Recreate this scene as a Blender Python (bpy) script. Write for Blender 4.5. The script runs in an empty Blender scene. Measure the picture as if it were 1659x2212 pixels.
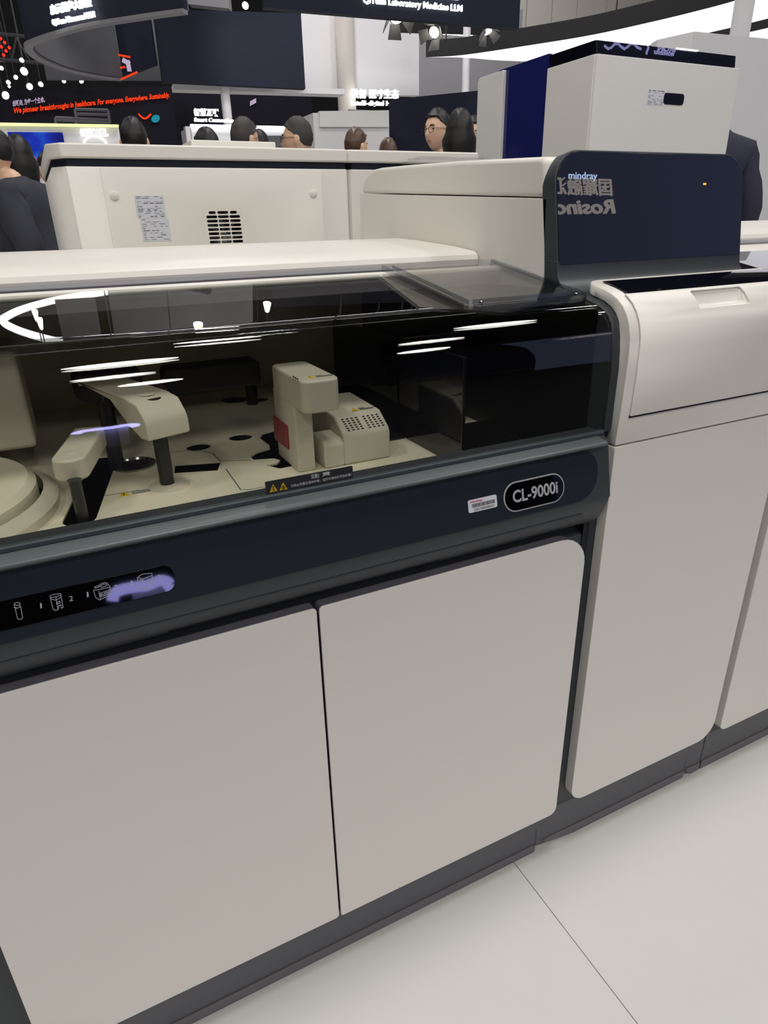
import bpy, bmesh, math, random
from mathutils import Vector, Matrix
random.seed(4)
S = bpy.context.scene
COL = S.collection
# ------------------------------------------------------------------ camera
F = 1418.986                       # focal length in pixels of a 1659 x 2212 frame
CM = Matrix(((0.89557169, -0.44437964, -0.02186512),
             (-0.19778075, -0.3536093, -0.91424462),
             (0.39853998, 0.82309611, -0.40457222)))      # world -> camera (x right, y down, z forward)
CAM = Vector((0, 0, 1.15))
cd = bpy.data.cameras.new('camera'); cam = bpy.data.objects.new('camera', cd); COL.objects.link(cam)
cd.sensor_fit = 'HORIZONTAL'; cd.sensor_width = 36; cd.lens = F / 1659 * 36; cd.clip_start = .02; cd.clip_end = 200
r0, r1, r2 = CM[0], CM[1], CM[2]
cam.matrix_world = Matrix(((r0[0], -r1[0], -r2[0], CAM[0]), (r0[1], -r1[1], -r2[1], CAM[1]), (r0[2], -r1[2], -r2[2], CAM[2]), (0, 0, 0, 1)))
S.camera = cam
# ------------------------------------------------------------------ world, lights, exposure
S.view_settings.view_transform = 'Standard'; S.view_settings.look = 'None'
S.view_settings.exposure = 0.0; S.view_settings.gamma = 1.0; S.view_settings.use_curve_mapping = False
W = bpy.data.worlds.new('hall_ambience'); S.world = W; W.use_nodes = True
W.node_tree.nodes['Background'].inputs[0].default_value = (.055, .055, .065, 1)
W.node_tree.nodes['Background'].inputs[1].default_value = 1.0
KL = .248
def lamp(name, loc, tgt, power, size, col=(1, .975, .935), shape='DISK'):
    l = bpy.data.lights.new(name, 'AREA'); l.shape = shape; l.size = size; l.energy = power * KL; l.color = col
    o = bpy.data.objects.new(name, l); COL.objects.link(o); o.location = loc
    o.rotation_euler = (Vector(tgt) - Vector(loc)).to_track_quat('-Z', 'Y').to_euler(); return o
for (x, y, z, p, s) in [(-2.6, -2.2, 5.2, 185, .7), (.4, -2.8, 5.2, 165, .7), (3.4, -2.4, 5.2, 150, .7), (-2.6, .9, 5.4, 255, .8), (.4, .35, 5.4, 230, .8), (3.6, .6, 5.4, 170, .8),
                        (-3.0, -6, 5.2, 200, .8), (1.0, -6.4, 5.2, 175, .8), (4.8, -6, 5.2, 160, .8)]:
    lamp('hall_lamp', (x, y, z), (x * .6 + .1, y * .5 + .4, 0), p, s)
for (x, y, z, tx, ty, tz, p) in [(-3, 5.0, 6.2, -2, 8, 0, 260), (1.5, 4.2, 6.2, 2, 7, 0, 200), (6, 4.0, 6.2, 5, 7, 1, 230), (-4, 10, 6.4, -2, 13, 1, 420), (3, 12.2, 7.4, 4, 14, 1, 420), (9, 10.5, 7.6, 9, 16, 3, 800), (2.6, 6.4, 7.0, 3.2, 10.8, 2.3, 900), (6.5, 1.0, 6.6, 5.2, 4.0, 1.2, 260)]:
    lamp('far_fill_light', (x, y, z), (tx, ty, tz), p, .9, (1, .98, .97))  # fill lights added out of view to brighten the far booths and walls
# ------------------------------------------------------------------ helpers: pixel rays
def ray(px, py): return CM.transposed() @ Vector((px - 829.5, py - 1106, F))
def onX(px, py, x): d = ray(px, py); return CAM + d * ((x - CAM.x) / d.x)
def onY(px, py, y): d = ray(px, py); return CAM + d * ((y - CAM.y) / d.y)
def onZ(px, py, z): d = ray(px, py); return CAM + d * ((z - CAM.z) / d.z)
def onP(px, py, o, n): d = ray(px, py); return CAM + d * ((Vector(o) - CAM).dot(n) / d.dot(n))
# ------------------------------------------------------------------ helpers: materials
def lin(c): return tuple(((v / 255) / 12.92 if v / 255 <= .04045 else ((v / 255 + .055) / 1.055) ** 2.4) for v in c)
def mat(name, rgb, rough=.5, metal=0., spec=.5, grain=0., gscale=900., vary=0., coat=0., emit=0.):
    m = bpy.data.materials.new(name); m.use_nodes = True; nt = m.node_tree; b = nt.nodes['Principled BSDF']
    c = (*lin(rgb), 1)
    b.inputs['Base Color'].default_value = c; b.inputs['Roughness'].default_value = rough; b.inputs['Metallic'].default_value = metal
    b.inputs['Specular IOR Level'].default_value = spec; b.inputs['Coat Weight'].default_value = coat
    if emit: b.inputs['Emission Color'].default_value = c; b.inputs['Emission Strength'].default_value = emit
    tc = nt.nodes.new('ShaderNodeTexCoord')
    if grain:
        n = nt.nodes.new('ShaderNodeTexNoise'); n.inputs['Scale'].default_value = gscale; n.inputs['Detail'].default_value = 3
        bp = nt.nodes.new('ShaderNodeBump'); bp.inputs['Strength'].default_value = grain; bp.inputs['Distance'].default_value = .001
        nt.links.new(tc.outputs['Object'], n.inputs['Vector']); nt.links.new(n.outputs['Fac'], bp.inputs['Height']); nt.links.new(bp.outputs['Normal'], b.inputs['Normal'])
    if vary:
        n = nt.nodes.new('ShaderNodeTexNoise'); n.inputs['Scale'].default_value = 6; n.inputs['Detail'].default_value = 4
        r = nt.nodes.new('ShaderNodeMapRange'); r.inputs['To Min'].default_value = 1 - vary; r.inputs['To Max'].default_value = 1 + vary
        h = nt.nodes.new('ShaderNodeHueSaturation'); h.inputs['Color'].default_value = c
        nt.links.new(tc.outputs['Object'], n.inputs['Vector']); nt.links.new(n.outputs['Fac'], r.inputs['Value']); nt.links.new(r.outputs['Result'], h.inputs['Value']); nt.links.new(h.outputs['Color'], b.inputs['Base Color'])
    return m
def glass(name, tint, ior=1.5, rough=.0, refl=1.0):
    m = bpy.data.materials.new(name); m.use_nodes = True; nt = m.node_tree; nt.nodes.clear()
    o = nt.nodes.new('ShaderNodeOutputMaterial'); mx = nt.nodes.new('ShaderNodeMixShader'); t = nt.nodes.new('ShaderNodeBsdfTransparent')
    g = nt.nodes.new('ShaderNodeBsdfGlossy'); f = nt.nodes.new('ShaderNodeFresnel'); mu = nt.nodes.new('ShaderNodeMath'); mu.operation = 'MULTIPLY'
    mu.inputs[1].default_value = refl; t.inputs[0].default_value = (*tint, 1); g.inputs['Roughness'].default_value = rough
    # both faces of the pane reflect like the outside of glass
    ge = nt.nodes.new('ShaderNodeNewGeometry'); mi = nt.nodes.new('ShaderNodeMix'); mi.data_type = 'FLOAT'
    mi.inputs[2].default_value = ior; mi.inputs[3].default_value = 1.0 / ior
    nt.links.new(ge.outputs['Backfacing'], mi.inputs[0])
    nt.links.new(mi.outputs[0], f.inputs['IOR'])
    nt.links.new(f.outputs[0], mu.inputs[0]); nt.links.new(mu.outputs[0], mx.inputs[0]); nt.links.new(t.outputs[0], mx.inputs[1]); nt.links.new(g.outputs[0], mx.inputs[2]); nt.links.new(mx.outputs[0], o.inputs[0])
    return m
def glow(name, rgb, k):
    m = bpy.data.materials.new(name); m.use_nodes = True; nt = m.node_tree; nt.nodes.clear()
    o = nt.nodes.new('ShaderNodeOutputMaterial'); e = nt.nodes.new('ShaderNodeEmission'); e.inputs[0].default_value = (*lin(rgb), 1); e.inputs[1].default_value = k
    nt.links.new(e.outputs[0], o.inputs[0]); return m
M = dict(
    white=mat('warm_white_paint', (234, 229, 221), .38, grain=.05, gscale=1500, vary=.012), white2=mat('cool_white_paint', (228, 226, 222), .45, vary=.02),
    core=mat('door_core_grey', (98, 94, 104), .5), charcoal=mat('charcoal_plastic', (54, 58, 63), .45, spec=.4), slate=mat('slate_plastic', (62, 70, 75), .4, spec=.4), ledge=mat('ledge_lit_slate', (88, 94, 96), .32, spec=.55),
    navy=mat('navy_panel', (27, 32, 44), .55, spec=.25), black=mat('black_plastic', (12, 12, 14), .35), blackgloss=mat('black_gloss', (5, 5, 6), .03, spec=.22),
    skirt=mat('grey_plinth', (88, 88, 93), .5, vary=.03), skirtlip=mat('plinth_lip', (106, 102, 106), .5), deck=mat('cream_deck', (236, 231, 210), .45, vary=.015), arm=mat('cream_arm', (216, 211, 194), .42, grain=.05),
    unit=mat('light_grey_housing', (206, 202, 188), .42, grain=.05), red=mat('red_shade', (150, 32, 52), .35), rod=mat('dark_rod', (46, 46, 48), .3, metal=.4), yellow=mat('warning_yellow', (240, 200, 30), .4),
    ink=mat('black_ink', (20, 20, 22), .6), inkgrey=mat('grey_ink', (110, 110, 115), .6), paper=mat('white_label', (214, 216, 224), .5), print=mat('white_print', (222, 222, 224), .5), redink=mat('red_ink', (200, 40, 50), .5), labelgrey=mat('label_dark', (52, 53, 60), .35),
    screen=mat('display_glass', (10, 11, 17), .006, spec=.55), tint=mat('dark_window', (14, 15, 24), .05, spec=.6), mirrorglass=mat('parapet_glass', (24, 26, 38), .0, spec=.6), bluerefl=mat('blue_reflection_glass', (30, 36, 96), .06, spec=.5), chrome=mat('steel', (150, 150, 152), .2, metal=1), trim=mat('grey_trim', (134, 131, 136), .45), silver=mat('silver_print', (190, 190, 192), .35, metal=.3),
    well=mat('dark_well', (20, 21, 27), .5), floor=mat('white_floor', (213, 212, 208), .22, spec=.35, vary=.012), darkfloor=mat('added_dark_floor', (58, 58, 62), .95, grain=.4, gscale=400, vary=.1), joint=mat('floor_joint', (96, 90, 82), .7),
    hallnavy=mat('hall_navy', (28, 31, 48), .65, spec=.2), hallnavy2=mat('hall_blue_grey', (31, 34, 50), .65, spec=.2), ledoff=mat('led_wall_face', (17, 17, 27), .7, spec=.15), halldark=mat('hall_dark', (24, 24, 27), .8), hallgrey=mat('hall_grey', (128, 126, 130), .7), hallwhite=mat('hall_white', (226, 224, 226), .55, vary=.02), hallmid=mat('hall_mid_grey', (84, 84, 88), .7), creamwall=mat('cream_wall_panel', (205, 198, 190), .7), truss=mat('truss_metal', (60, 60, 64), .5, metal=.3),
    skin=mat('skin', (232, 190, 160), .5, vary=.04), hair=mat('black_hair', (20, 18, 18), .5, grain=.5, gscale=300), hairgrey=mat('greying_hair', (62, 58, 56), .65, grain=.5, gscale=300), hairbrown=mat('brown_hair', (82, 58, 42), .4, grain=.5, gscale=300), jacket=mat('dark_jacket', (48, 50, 60), .8, grain=.2, gscale=500, vary=.1), suit=mat('navy_suit', (46, 48, 68), .75, grain=.2, gscale=500, vary=.08), trousers=mat('dark_trousers', (24, 25, 28), .8), shirt=mat('pale_shirt', (200, 206, 216), .7), blue=mat('blue_shirt', (120, 158, 210), .7), orange=mat('orange_top', (190, 80, 50), .7), pink=mat('pink_cap', (220, 96, 150), .6), lips=mat('lips', (168, 96, 86), .5), eye=mat('eye_dark', (30, 24, 22), .2), frame=mat('spectacle_frame', (30, 30, 32), .3, metal=.6),
    cover=glass('tinted_cover', (.88, .88, .855), refl=.8), clear=glass('clear_acrylic', (.95, .95, .96)), acrylic_edge=glass('acrylic_edge', (.80, .82, .84), ior=2.1, rough=.08),
    led=glow('led_white', (250, 250, 255), 5.0), ledtext=glow('lit_letters', (255, 255, 252), 3.0), ledsoft=glow('soft_lit_letters', (255, 255, 252), 1.6), ledwarm=glow('lamp_lens', (255, 250, 228), 14.), ledred=glow('red_lamp', (255, 40, 30), 2.2), canopy=glow('luminous_ceiling', (250, 248, 255), 1.15), redtext=glow('red_led_text', (255, 66, 26), 1.0), lilactext=glow('lilac_led_text', (208, 186, 214), .8), lime=glow('lime_edge_light', (236, 246, 170), 1.3), blueled=glow('blue_led', (40, 60, 230), 1.1), signgrey=glow('lit_sign', (255, 244, 236), 3.2), lilac=glow('lilac_sign', (190, 186, 255), 6.0), lilac2=glow('lilac_letter', (176, 172, 255), 26.), tealtext=glow('teal_led', (40, 150, 170), .8), led_disp=glow('display_print', (190, 210, 255), .75), amber=glow('amber_led', (255, 170, 60), 1.4),
)
# ------------------------------------------------------------------ helpers: meshes
def empty(name, loc):
    o = bpy.data.objects.new(name, None); COL.objects.link(o); o.location = loc; o.empty_display_size = .05; return o
def tag(o, label, cat, group=None, kind=None):
    o['label'] = label
    if cat: o['category'] = cat
    if group: o['group'] = group
    if kind: o['kind'] = kind
    return o
def struct(o): o['kind'] = 'structure'; return o
def put(o, parent):
    """parent o (mesh in world coordinates) to parent, keeping it in place"""
    if parent is not None:
        o.parent = parent
        p, off = parent, Vector((0, 0, 0))
        while p is not None: off += Vector(p.location); p = p.parent
        o.location = -off
    return o
def link(name, me, m, parent=None, bevel=0., seg=2, smooth=35):
    o = bpy.data.objects.new(name, me); COL.objects.link(o)
    if m is not None and not me.materials: me.materials.append(M[m] if isinstance(m, str) else m)
    if bevel:
        b = o.modifiers.new('round', 'BEVEL'); b.width = bevel; b.segments = seg; b.limit_method = 'ANGLE'; b.angle_limit = math.radians(40); b.harden_normals = True
    if smooth:
        me.shade_smooth(); me.set_sharp_from_angle(angle=math.radians(smooth))
    return put(o, parent)
def frombm(bm, name):
    bmesh.ops.recalc_face_normals(bm, faces=bm.faces); me = bpy.data.meshes.new(name); bm.to_mesh(me); bm.free(); return me
def add_prism(bm, poly, axis, a0, a1):
    f = {'x': lambda p, a: (a, p[0], p[1]), 'y': lambda p, a: (p[0], a, p[1]), 'z': lambda p, a: (p[0], p[1], a)}[axis]
    A = [bm.verts.new(f(p, a0)) for p in poly]; B = [bm.verts.new(f(p, a1)) for p in poly]; n = len(poly)
    bm.faces.new(A); bm.faces.new(B[::-1])
    for i in range(n): bm.faces.new((A[i], B[i], B[(i + 1) % n], A[(i + 1) % n]))
def prism(name, poly, axis, a0, a1, m, parent=None, bevel=0., seg=2, smooth=35):
    bm = bmesh.new(); add_prism(bm, poly, axis, a0, a1); return link(name, frombm(bm, name), m, parent, bevel, seg, smooth)
def box(name, x0, x1, y0, y1, z0, z1, m, parent=None, bevel=0., seg=2):
    return prism(name, [(x0, y0), (x1, y0), (x1, y1), (x0, y1)], 'z', z0, z1, m, parent, bevel, seg)
def rr(x0, x1, z0, z1, r, n=7):
    """rounded rectangle; r = radius or [bl, br, tr, tl]"""
    if not isinstance(r, (list, tuple)): r = [r] * 4
    out = []
    for (cx, cz, sx, sz, rad, a0) in ((x0, z0, 1, 1, r[0], 180), (x1, z0, -1, 1, r[1], 270), (x1, z1, -1, -1, r[2], 0), (x0, z1, 1, -1, r[3], 90)):
        if rad < 1e-6: out.append((cx, cz)); continue
        for k in range(n + 1):
            a = math.radians(a0 + 90 * k / n); out.append((cx + sx * rad + rad * math.cos(a), cz + sz * rad + rad * math.sin(a)))
    return out
def orient_prism(name, poly, O, U, V, N, d0, d1, m, parent=None, bevel=0., smooth=35, seg=2):
    """polygon (u, v) in the plane O + uU + vV, extruded along N from d0 to d1"""
    O, U, V, N = map(Vector, (O, U, V, N)); bm = bmesh.new(); n = len(poly)
    A = [bm.verts.new(O + U * p[0] + V * p[1] + N * d0) for p in poly]; B = [bm.verts.new(O + U * p[0] + V * p[1] + N * d1) for p in poly]
    bm.faces.new(A); bm.faces.new(B[::-1])
    for i in range(n): bm.faces.new((A[i], B[i], B[(i + 1) % n], A[(i + 1) % n]))
    return link(name, frombm(bm, name), m, parent, bevel, seg, smooth)
def lathe(name, prof, c, m, parent=None, n=28, axis='z', smooth=40):
    bm = bmesh.new(); rings = []
    for r, h in prof:
        ring = []
        for k in range(n):
            a = 2 * math.pi * k / n; p = (r * math.cos(a), r * math.sin(a), h)
            if axis == 'y': p = (p[0], h, p[1])
            if axis == 'x': p = (h, p[0], p[1])
            ring.append(bm.verts.new(Vector(c) + Vector(p)))
        rings.append(ring)
    for a, b in zip(rings, rings[1:]):
        for k in range(n): bm.faces.new((a[k], a[(k + 1) % n], b[(k + 1) % n], b[k]))
    bm.faces.new(rings[0]); bm.faces.new(rings[-1][::-1])
    return link(name, frombm(bm, name), m, parent, 0, 2, smooth)
def tube(name, pts, r, m, parent=None, n=8, closed=False):
    bm = bmesh.new(); rings = []; pts = [Vector(p) for p in pts]; N = len(pts); up = Vector((0, 0, 1))
    rr_ = r if isinstance(r, (list, tuple)) else [r] * N
    for i, p in enumerate(pts):
        a = pts[(i - 1) % N] if (closed or i > 0) else p; b = pts[(i + 1) % N] if (closed or i < N - 1) else p
        t = (b - a).normalized(); s = t.cross(up)
        if s.length < 1e-3: s = t.cross(Vector((1, 0, 0)))
        s.normalize(); w = s.cross(t)
        rings.append([bm.verts.new(p + (s * math.cos(2 * math.pi * k / n) + w * math.sin(2 * math.pi * k / n)) * rr_[i]) for k in range(n)])
    for i in range(N if closed else N - 1):
        a, b = rings[i], rings[(i + 1) % N]
        for k in range(n): bm.faces.new((a[k], a[(k + 1) % n], b[(k + 1) % n], b[k]))
    if not closed: bm.faces.new(rings[0][::-1]); bm.faces.new(rings[-1])
    return link(name, frombm(bm, name), m, parent)
def offset_poly(pts, d):
    out = []
    for i, p in enumerate(pts):
        a = Vector(pts[max(0, i - 1)]); b = Vector(pts[min(len(pts) - 1, i + 1)]); t = (b - a).normalized(); out.append((p[0] + t.y * d, p[1] - t.x * d))
    return out
def sheet(name, prof, d, x0, x1, m, parent=None, bevel=0., smooth=50):
    """thin shell: open (y, z) profile given thickness d, extruded along x"""
    return prism(name, list(prof) + offset_poly(prof, d)[::-1], 'x', x0, x1, m, parent, bevel, 2, smooth)
def band(name, pts, z0, z1, th, m, parent=None, smooth=30):
    return prism(name, list(pts) + offset_poly(pts, th)[::-1], 'z', z0, z1, m, parent, 0, 2, smooth)
def bake(o):
    """apply an object's modifiers"""
    dg = bpy.context.evaluated_depsgraph_get(); me = bpy.data.meshes.new_from_object(o.evaluated_get(dg)); o.modifiers.clear(); old = o.data; o.data = me; bpy.data.meshes.remove(old); return o
def cut(o, cutter):
    b = o.modifiers.new('cut', 'BOOLEAN'); b.operation = 'DIFFERENCE'; b.solver = 'EXACT'; b.object = cutter
    bpy.context.view_layer.update(); bake(o); o.data.set_sharp_from_angle(angle=math.radians(35))
def kill(o): me = o.data; bpy.data.objects.remove(o); bpy.data.meshes.remove(me)
def inside(p, L):
    c = False
    for (x0, y0), (x1, y1) in zip(L, L[1:] + L[:1]):
        if (y0 > p[1]) != (y1 > p[1]) and p[0] < (x1 - x0) * (p[1] - y0) / (y1 - y0) + x0: c = not c
    return c
def plate_with_holes(name, outer, holes, z0, z1, m, parent=None):
    from mathutils.geometry import delaunay_2d_cdt
    loops = [list(map(tuple, L)) for L in [outer] + holes]; pts, ed = [], []
    for L in loops:
        o = len(pts); pts += [Vector(p) for p in L]; ed += [(o + i, o + (i + 1) % len(L)) for i in range(len(L))]
    vs_, es_, fs_ = delaunay_2d_cdt(pts, ed, [], 0, 1e-6)[:3]
    tri_ = [t for t in fs_ if not any(inside((sum(vs_[i].x for i in t) / 3, sum(vs_[i].y for i in t) / 3), L) for L in loops[1:])]
    n = len(vs_); V = [(p.x, p.y, z1) for p in vs_] + [(p.x, p.y, z0) for p in vs_]; cnt = {}
    for t in tri_:
        for e in ((t[0], t[1]), (t[1], t[2]), (t[2], t[0])): cnt[e] = 1
    Fc = [tuple(t) for t in tri_] + [tuple(i + n for i in t[::-1]) for t in tri_] + [(b, a, a + n, b + n) for (a, b) in cnt if (b, a) not in cnt]
    me = bpy.data.meshes.new(name); me.from_pydata(V, [], Fc); me.update(); return link(name, me, m, parent, 0, 2, 30)
_tc = {}
def text_mesh(s, bold):
    k = (s, bold)
    if k in _tc: return _tc[k]
    c = bpy.data.curves.new('lettering', 'FONT'); c.body = s; c.size = 1; c.offset = bold; c.resolution_u = 3; c.fill_mode = 'FRONT'
    o = bpy.data.objects.new('lettering', c); COL.objects.link(o); bpy.context.view_layer.update()
    me = bpy.data.meshes.new_from_object(o.evaluated_get(bpy.context.evaluated_depsgraph_get())); bpy.data.objects.remove(o); bpy.data.curves.remove(c)
    vs = [v.co.copy() for v in me.vertices]; fs = [tuple(p.vertices) for p in me.polygons]; bpy.data.meshes.remove(me); _tc[k] = (vs, fs); return vs, fs
def text(name, s, ll, lr, ul, m, parent=None, bold=0., depth=.0004, slant=0.):
    """lettering fitted to the rectangle ll, lr, ul, as raised letters"""
    vs, fs = text_mesh(s, bold); ll, lr, ul = Vector(ll), Vector(lr), Vector(ul); U, V = lr - ll, ul - ll; N = U.cross(V).normalized() * depth
    x0 = min(v.x for v in vs); x1 = max(v.x for v in vs); y0 = min(v.y for v in vs); y1 = max(v.y for v in vs)
    P = [ll + U * ((v.x - x0) / (x1 - x0) + slant * (v.y - y0)) + V * ((v.y - y0) / (y1 - y0)) + N for v in vs]
    n = len(P); me = bpy.data.meshes.new(name)
    ed = {}
    for f in fs:
        for a, b in zip(f, f[1:] + f[:1]): ed[(a, b)] = 1
    sides = [(b, a, a + n, b + n) for (a, b) in ed if (b, a) not in ed]
    me.from_pydata([tuple(p) for p in P] + [tuple(p - N) for p in P], [], fs + sides); me.update()
    return link(name, me, m, parent, 0, 2, 0)
def ptext(name, s, a, b, c, Y, m, parent=None, **k):
    """text whose lower-left, lower-right, upper-left corners are seen at pixels a, b, c, on the vertical plane y = Y (or each point's own Y)"""
    return text(name, s, onY(*a, Y), onY(*b, Y), onY(*c, Y), m, parent, **k)
def strokes(name, lines, w, m, parent, O=None, N=Vector((0, -1, 0)), th=.0003):
    """line art: each polyline of 3D points becomes a row of thin raised bars"""
    bm = bmesh.new(); N = Vector(N)
    for L in lines:
        for a, b in zip(L, L[1:]):
            a, b = Vector(a), Vector(b); t = (b - a)
            if t.length < 1e-6: continue
            t.normalize(); s = t.cross(N) * w / 2; a = a - t * w * .4; b = b + t * w * .4
            q = [a - s, b - s, b + s, a + s]; A = [bm.verts.new(p + N * th) for p in q]; B = [bm.verts.new(p) for p in q]
            bm.faces.new(A)
            for i in range(4): bm.faces.new((A[i], B[i], B[(i + 1) % 4], A[(i + 1) % 4]))
    return link(name, frombm(bm, name), m, parent, 0, 2, 0)
def board(name, L, R, th, m, parent=None, bevel=0.):
    """upright board: L, R = (pixel x, top pixel y, bottom pixel y, depth Y) of its two upright edges"""
    a, b = onY(L[0], L[1], L[3]), onY(R[0], R[1], R[3]); a0, b0 = onY(L[0], L[2], L[3]).z, onY(R[0], R[2], R[3]).z
    U = Vector((b.x - a.x, b.y - a.y, 0)); N = Vector((U.y, -U.x, 0)).normalized()
    return orient_prism(name, [(0, a0), (1, b0), (1, b.z), (0, a.z)], (a.x, a.y, 0), U, (0, 0, 1), N, 0, -th, m, parent, bevel, 0)
# ================================================================== THE HALL
FLOOR = struct(box('floor', -14, 18, -12, 24, -.05, -.003, 'joint'))
FLOOR['label'] = 'white glossy exhibition floor laid in large panels'
for i in range(-4, 6):
    for j in range(0, 8):
        x = .603 + 1.2 * i; y = -.35 + 1.2 * j
        box('floor_tile', x + .0008, x + 1.1992, y + .0008, y + 1.1992, -.003, 0, 'floor', FLOOR)
for k, (x0, x1, y0, y1) in enumerate([(-14, .603 - 4.8, -12, 24), (.603 + 7.2, 18, -12, 24), (.603 - 4.8, .603 + 7.2, 9.25, 24)]):
    box('floor_tile', x0 + .001, x1 - .001, y0 + .001, y1 - .001, -.003, 0, 'floor', FLOOR)
box('added_dark_floor', .603 - 4.799, .603 + 7.199, -12, -.351, -.003, .001, 'darkfloor', FLOOR)  # dark ground added behind the camera to darken reflections in the hood
struct(box('ceiling', -14, 18, -12, 24, 9.0, 9.1, 'halldark'))
struct(box('wall_back', -14, 18, 23.8, 24, 0, 9, 'halldark')); struct(box('wall_left', -14, -13.8, -12, 24, 0, 9, 'halldark'))
struct(box('wall_right', 17.8, 18, -12, 24, 0, 9, 'hallgrey')); struct(box('wall_front', -14, 18, -12, -11.8, 0, 9, 'hallmid'))

# ================================================================== ANALYZER (left, near)
XL, XR = -.30, .6995
A = tag(empty('analyzer', (.2, 1.0, 0)), 'white and charcoal laboratory analyzer with a tinted glass hood and two cabinet doors', 'analyzer')
fascia = [(.704, .07), (.704, .690), (.722, .6985), (.712, .7065), (.6955, .7145), (.684, .7265), (.676, .743), (.6665, .768), (.6825, .8420), (.6805, .8485), (.6825, .8508), (.687, .8520),
          (.694, .8545), (.694, .8595), (.700, .8595), (.726, .8595), (.726, .07)]
prism('front_fascia', fascia, 'x', XL, XR, 'charcoal', A, .0012)
prism('frame_strip', [(.6925, .8555), (.6925, .8605), (.6955, .8632), (.701, .8632), (.701, .8555)], 'x', XL, XR - .001, 'slate', A, .001)
prism('ledge', [(.6800, .8425), (.6738, .8462), (.6722, .8486), (.6730, .8508), (.6756, .8522), (.6835, .8532), (.6935, .8556), (.6935, .845), (.688, .8425)], 'x', XL, .688, 'ledge', A, .0006, 2, 60)  # slate made lighter, so the rounded edge's highlight is partly in the colour
# the concave grip under the panel
prism('grip_pocket', [(.6872, .7228), (.6945, .7152), (.7115, .7072), (.7212, .6996), (.7225, .7025), (.7125, .711), (.698, .7185)], 'x', .052, .420, 'black', A, .0008)
prism('grip_line', [(.6748, .7447), (.6742, .7432), (.6758, .7418), (.677, .743)], 'x', XL, .655, 'slate', A)
# doors
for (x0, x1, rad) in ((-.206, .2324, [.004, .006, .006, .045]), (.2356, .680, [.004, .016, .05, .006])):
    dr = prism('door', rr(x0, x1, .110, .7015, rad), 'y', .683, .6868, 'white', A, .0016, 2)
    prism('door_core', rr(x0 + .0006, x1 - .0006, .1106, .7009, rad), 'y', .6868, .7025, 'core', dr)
# control panel, screen, badge and sticker
PA = math.atan2(.0160, .0740); PV = Vector((0, math.sin(PA), math.cos(PA))); PN = Vector((0, -math.cos(PA), math.sin(PA))); PO = Vector((0, .6665, .768)); PX = Vector((1, 0, 0))
def pp(px, py, d=0.): return onP(px, py, PO + PN * d, PN)              # a pixel's point on the sloping panel
def pv(px, py): p = pp(px, py) - PO; return p.x, p.dot(PV)
def panel_plate(name, poly, d0, d1, m, parent, bevel=0.): return orient_prism(name, poly, PO, PX, PV, PN, d0, d1, m, parent, bevel)
vt = .0762
panel = panel_plate('control_panel', rr(XL + .001, .676, .002, vt, [.004, .042, .03, .004]), -.002, .002, 'navy', A, .0008)
(_, s1_), (sx1, s2_), (_, s3_) = pv(370, 1216), pv(377, 1250), pv(355, 1278)
scr = panel_plate('status_screen', rr(XL + .003, sx1, s3_, s1_, [.002, .011, .012, .002]), .0005, .0026, 'blackgloss', A, .0002)
def sp(*pts): return [pp(px, py, .0026) for px, py in pts]
def zp(x, y): return (x * 400 / 1659, 1190 + y * 200 / 830)          # from the enlarged view of the screen
def zl(*pts): return sp(*[zp(*p) for p in pts])
icon_tube = [zl((128, 470), (150, 462), (178, 465), (178, 500), (160, 512), (130, 505), (128, 470)), zl((130, 480), (155, 490), (178, 478)), zl((126, 505), (150, 515), (188, 500)), zl((136, 512), (155, 600), (170, 616), (188, 612), (203, 598), (186, 502))]
icon_pack = [zl((448, 405), (470, 392), (540, 382), (548, 395), (500, 412), (452, 418), (448, 405)), zl((450, 418), (475, 520), (495, 534), (520, 528), (530, 490), (545, 485), (550, 515), (565, 505), (545, 395)), zl((500, 412), (520, 525)), zl((455, 430), (502, 442), (548, 412)), zl((505, 465), (535, 450), (540, 466), (508, 478), (505, 465)), zl((525, 520), (527, 488), (545, 482))]
icon_can = [zl((848, 320), (850, 335), (880, 328), (880, 312), (848, 320)), zl((838, 352), (855, 415), (890, 440), (985, 395), (990, 370), (985, 320), (960, 288), (935, 283), (895, 300), (885, 318)), zl((838, 352), (870, 350), (985, 325)), zl((885, 360), (900, 438)), zl((895, 318), (920, 300), (955, 296), (960, 310), (910, 328), (895, 318)), zl((898, 378), (985, 350), (990, 378), (905, 412), (898, 378))]
icon_box = [zl((1230, 238), (1275, 208), (1362, 200), (1362, 220), (1280, 250), (1230, 238)), zl((1230, 238), (1248, 330), (1290, 343), (1368, 300), (1362, 205)), zl((1280, 250), (1290, 343)), zl((1252, 262), (1265, 255), (1280, 262), (1268, 272), (1252, 262)), zl((1315, 280), (1330, 255), (1345, 270), (1330, 290), (1315, 280)), zl((1318, 262), (1348, 282))]
for nm, ic in (('tube_icon', icon_tube), ('pack_icon', icon_pack), ('canister_icon', icon_can), ('waste_box_icon', icon_box)): strokes(nm, ic, .00055, 'silver', scr, N=PN)
for t, x, y in (('1', 362, 515), ('2', 622, 452), ('1', 780, 415), ('2', 1026, 352), ('1', 1175, 312), ('2', 1412, 262)):
    w = 15 if t == '1' else 34
    text('numeral', t, zl((x, y))[0], zl((x + w, y - w * .22))[0], zl((x - 4, y - 44))[0], 'silver', scr)
text('buffer_lettering', 'Buffer', zl((905, 402))[0], zl((980, 374))[0], zl((902, 386))[0], 'silver', scr)
(bu0, _), (bu1, _), (_, bv1), (_, bv0) = pv(1085, 1072), pv(1216, 1050), pv(1150, 1031), pv(1150, 1096)
bc = panel_plate('model_badge', rr(bu0, bu1, bv0, bv1, (bv1 - bv0) * .49, 10), .001, .0030, 'silver', A, .0003)
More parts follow.
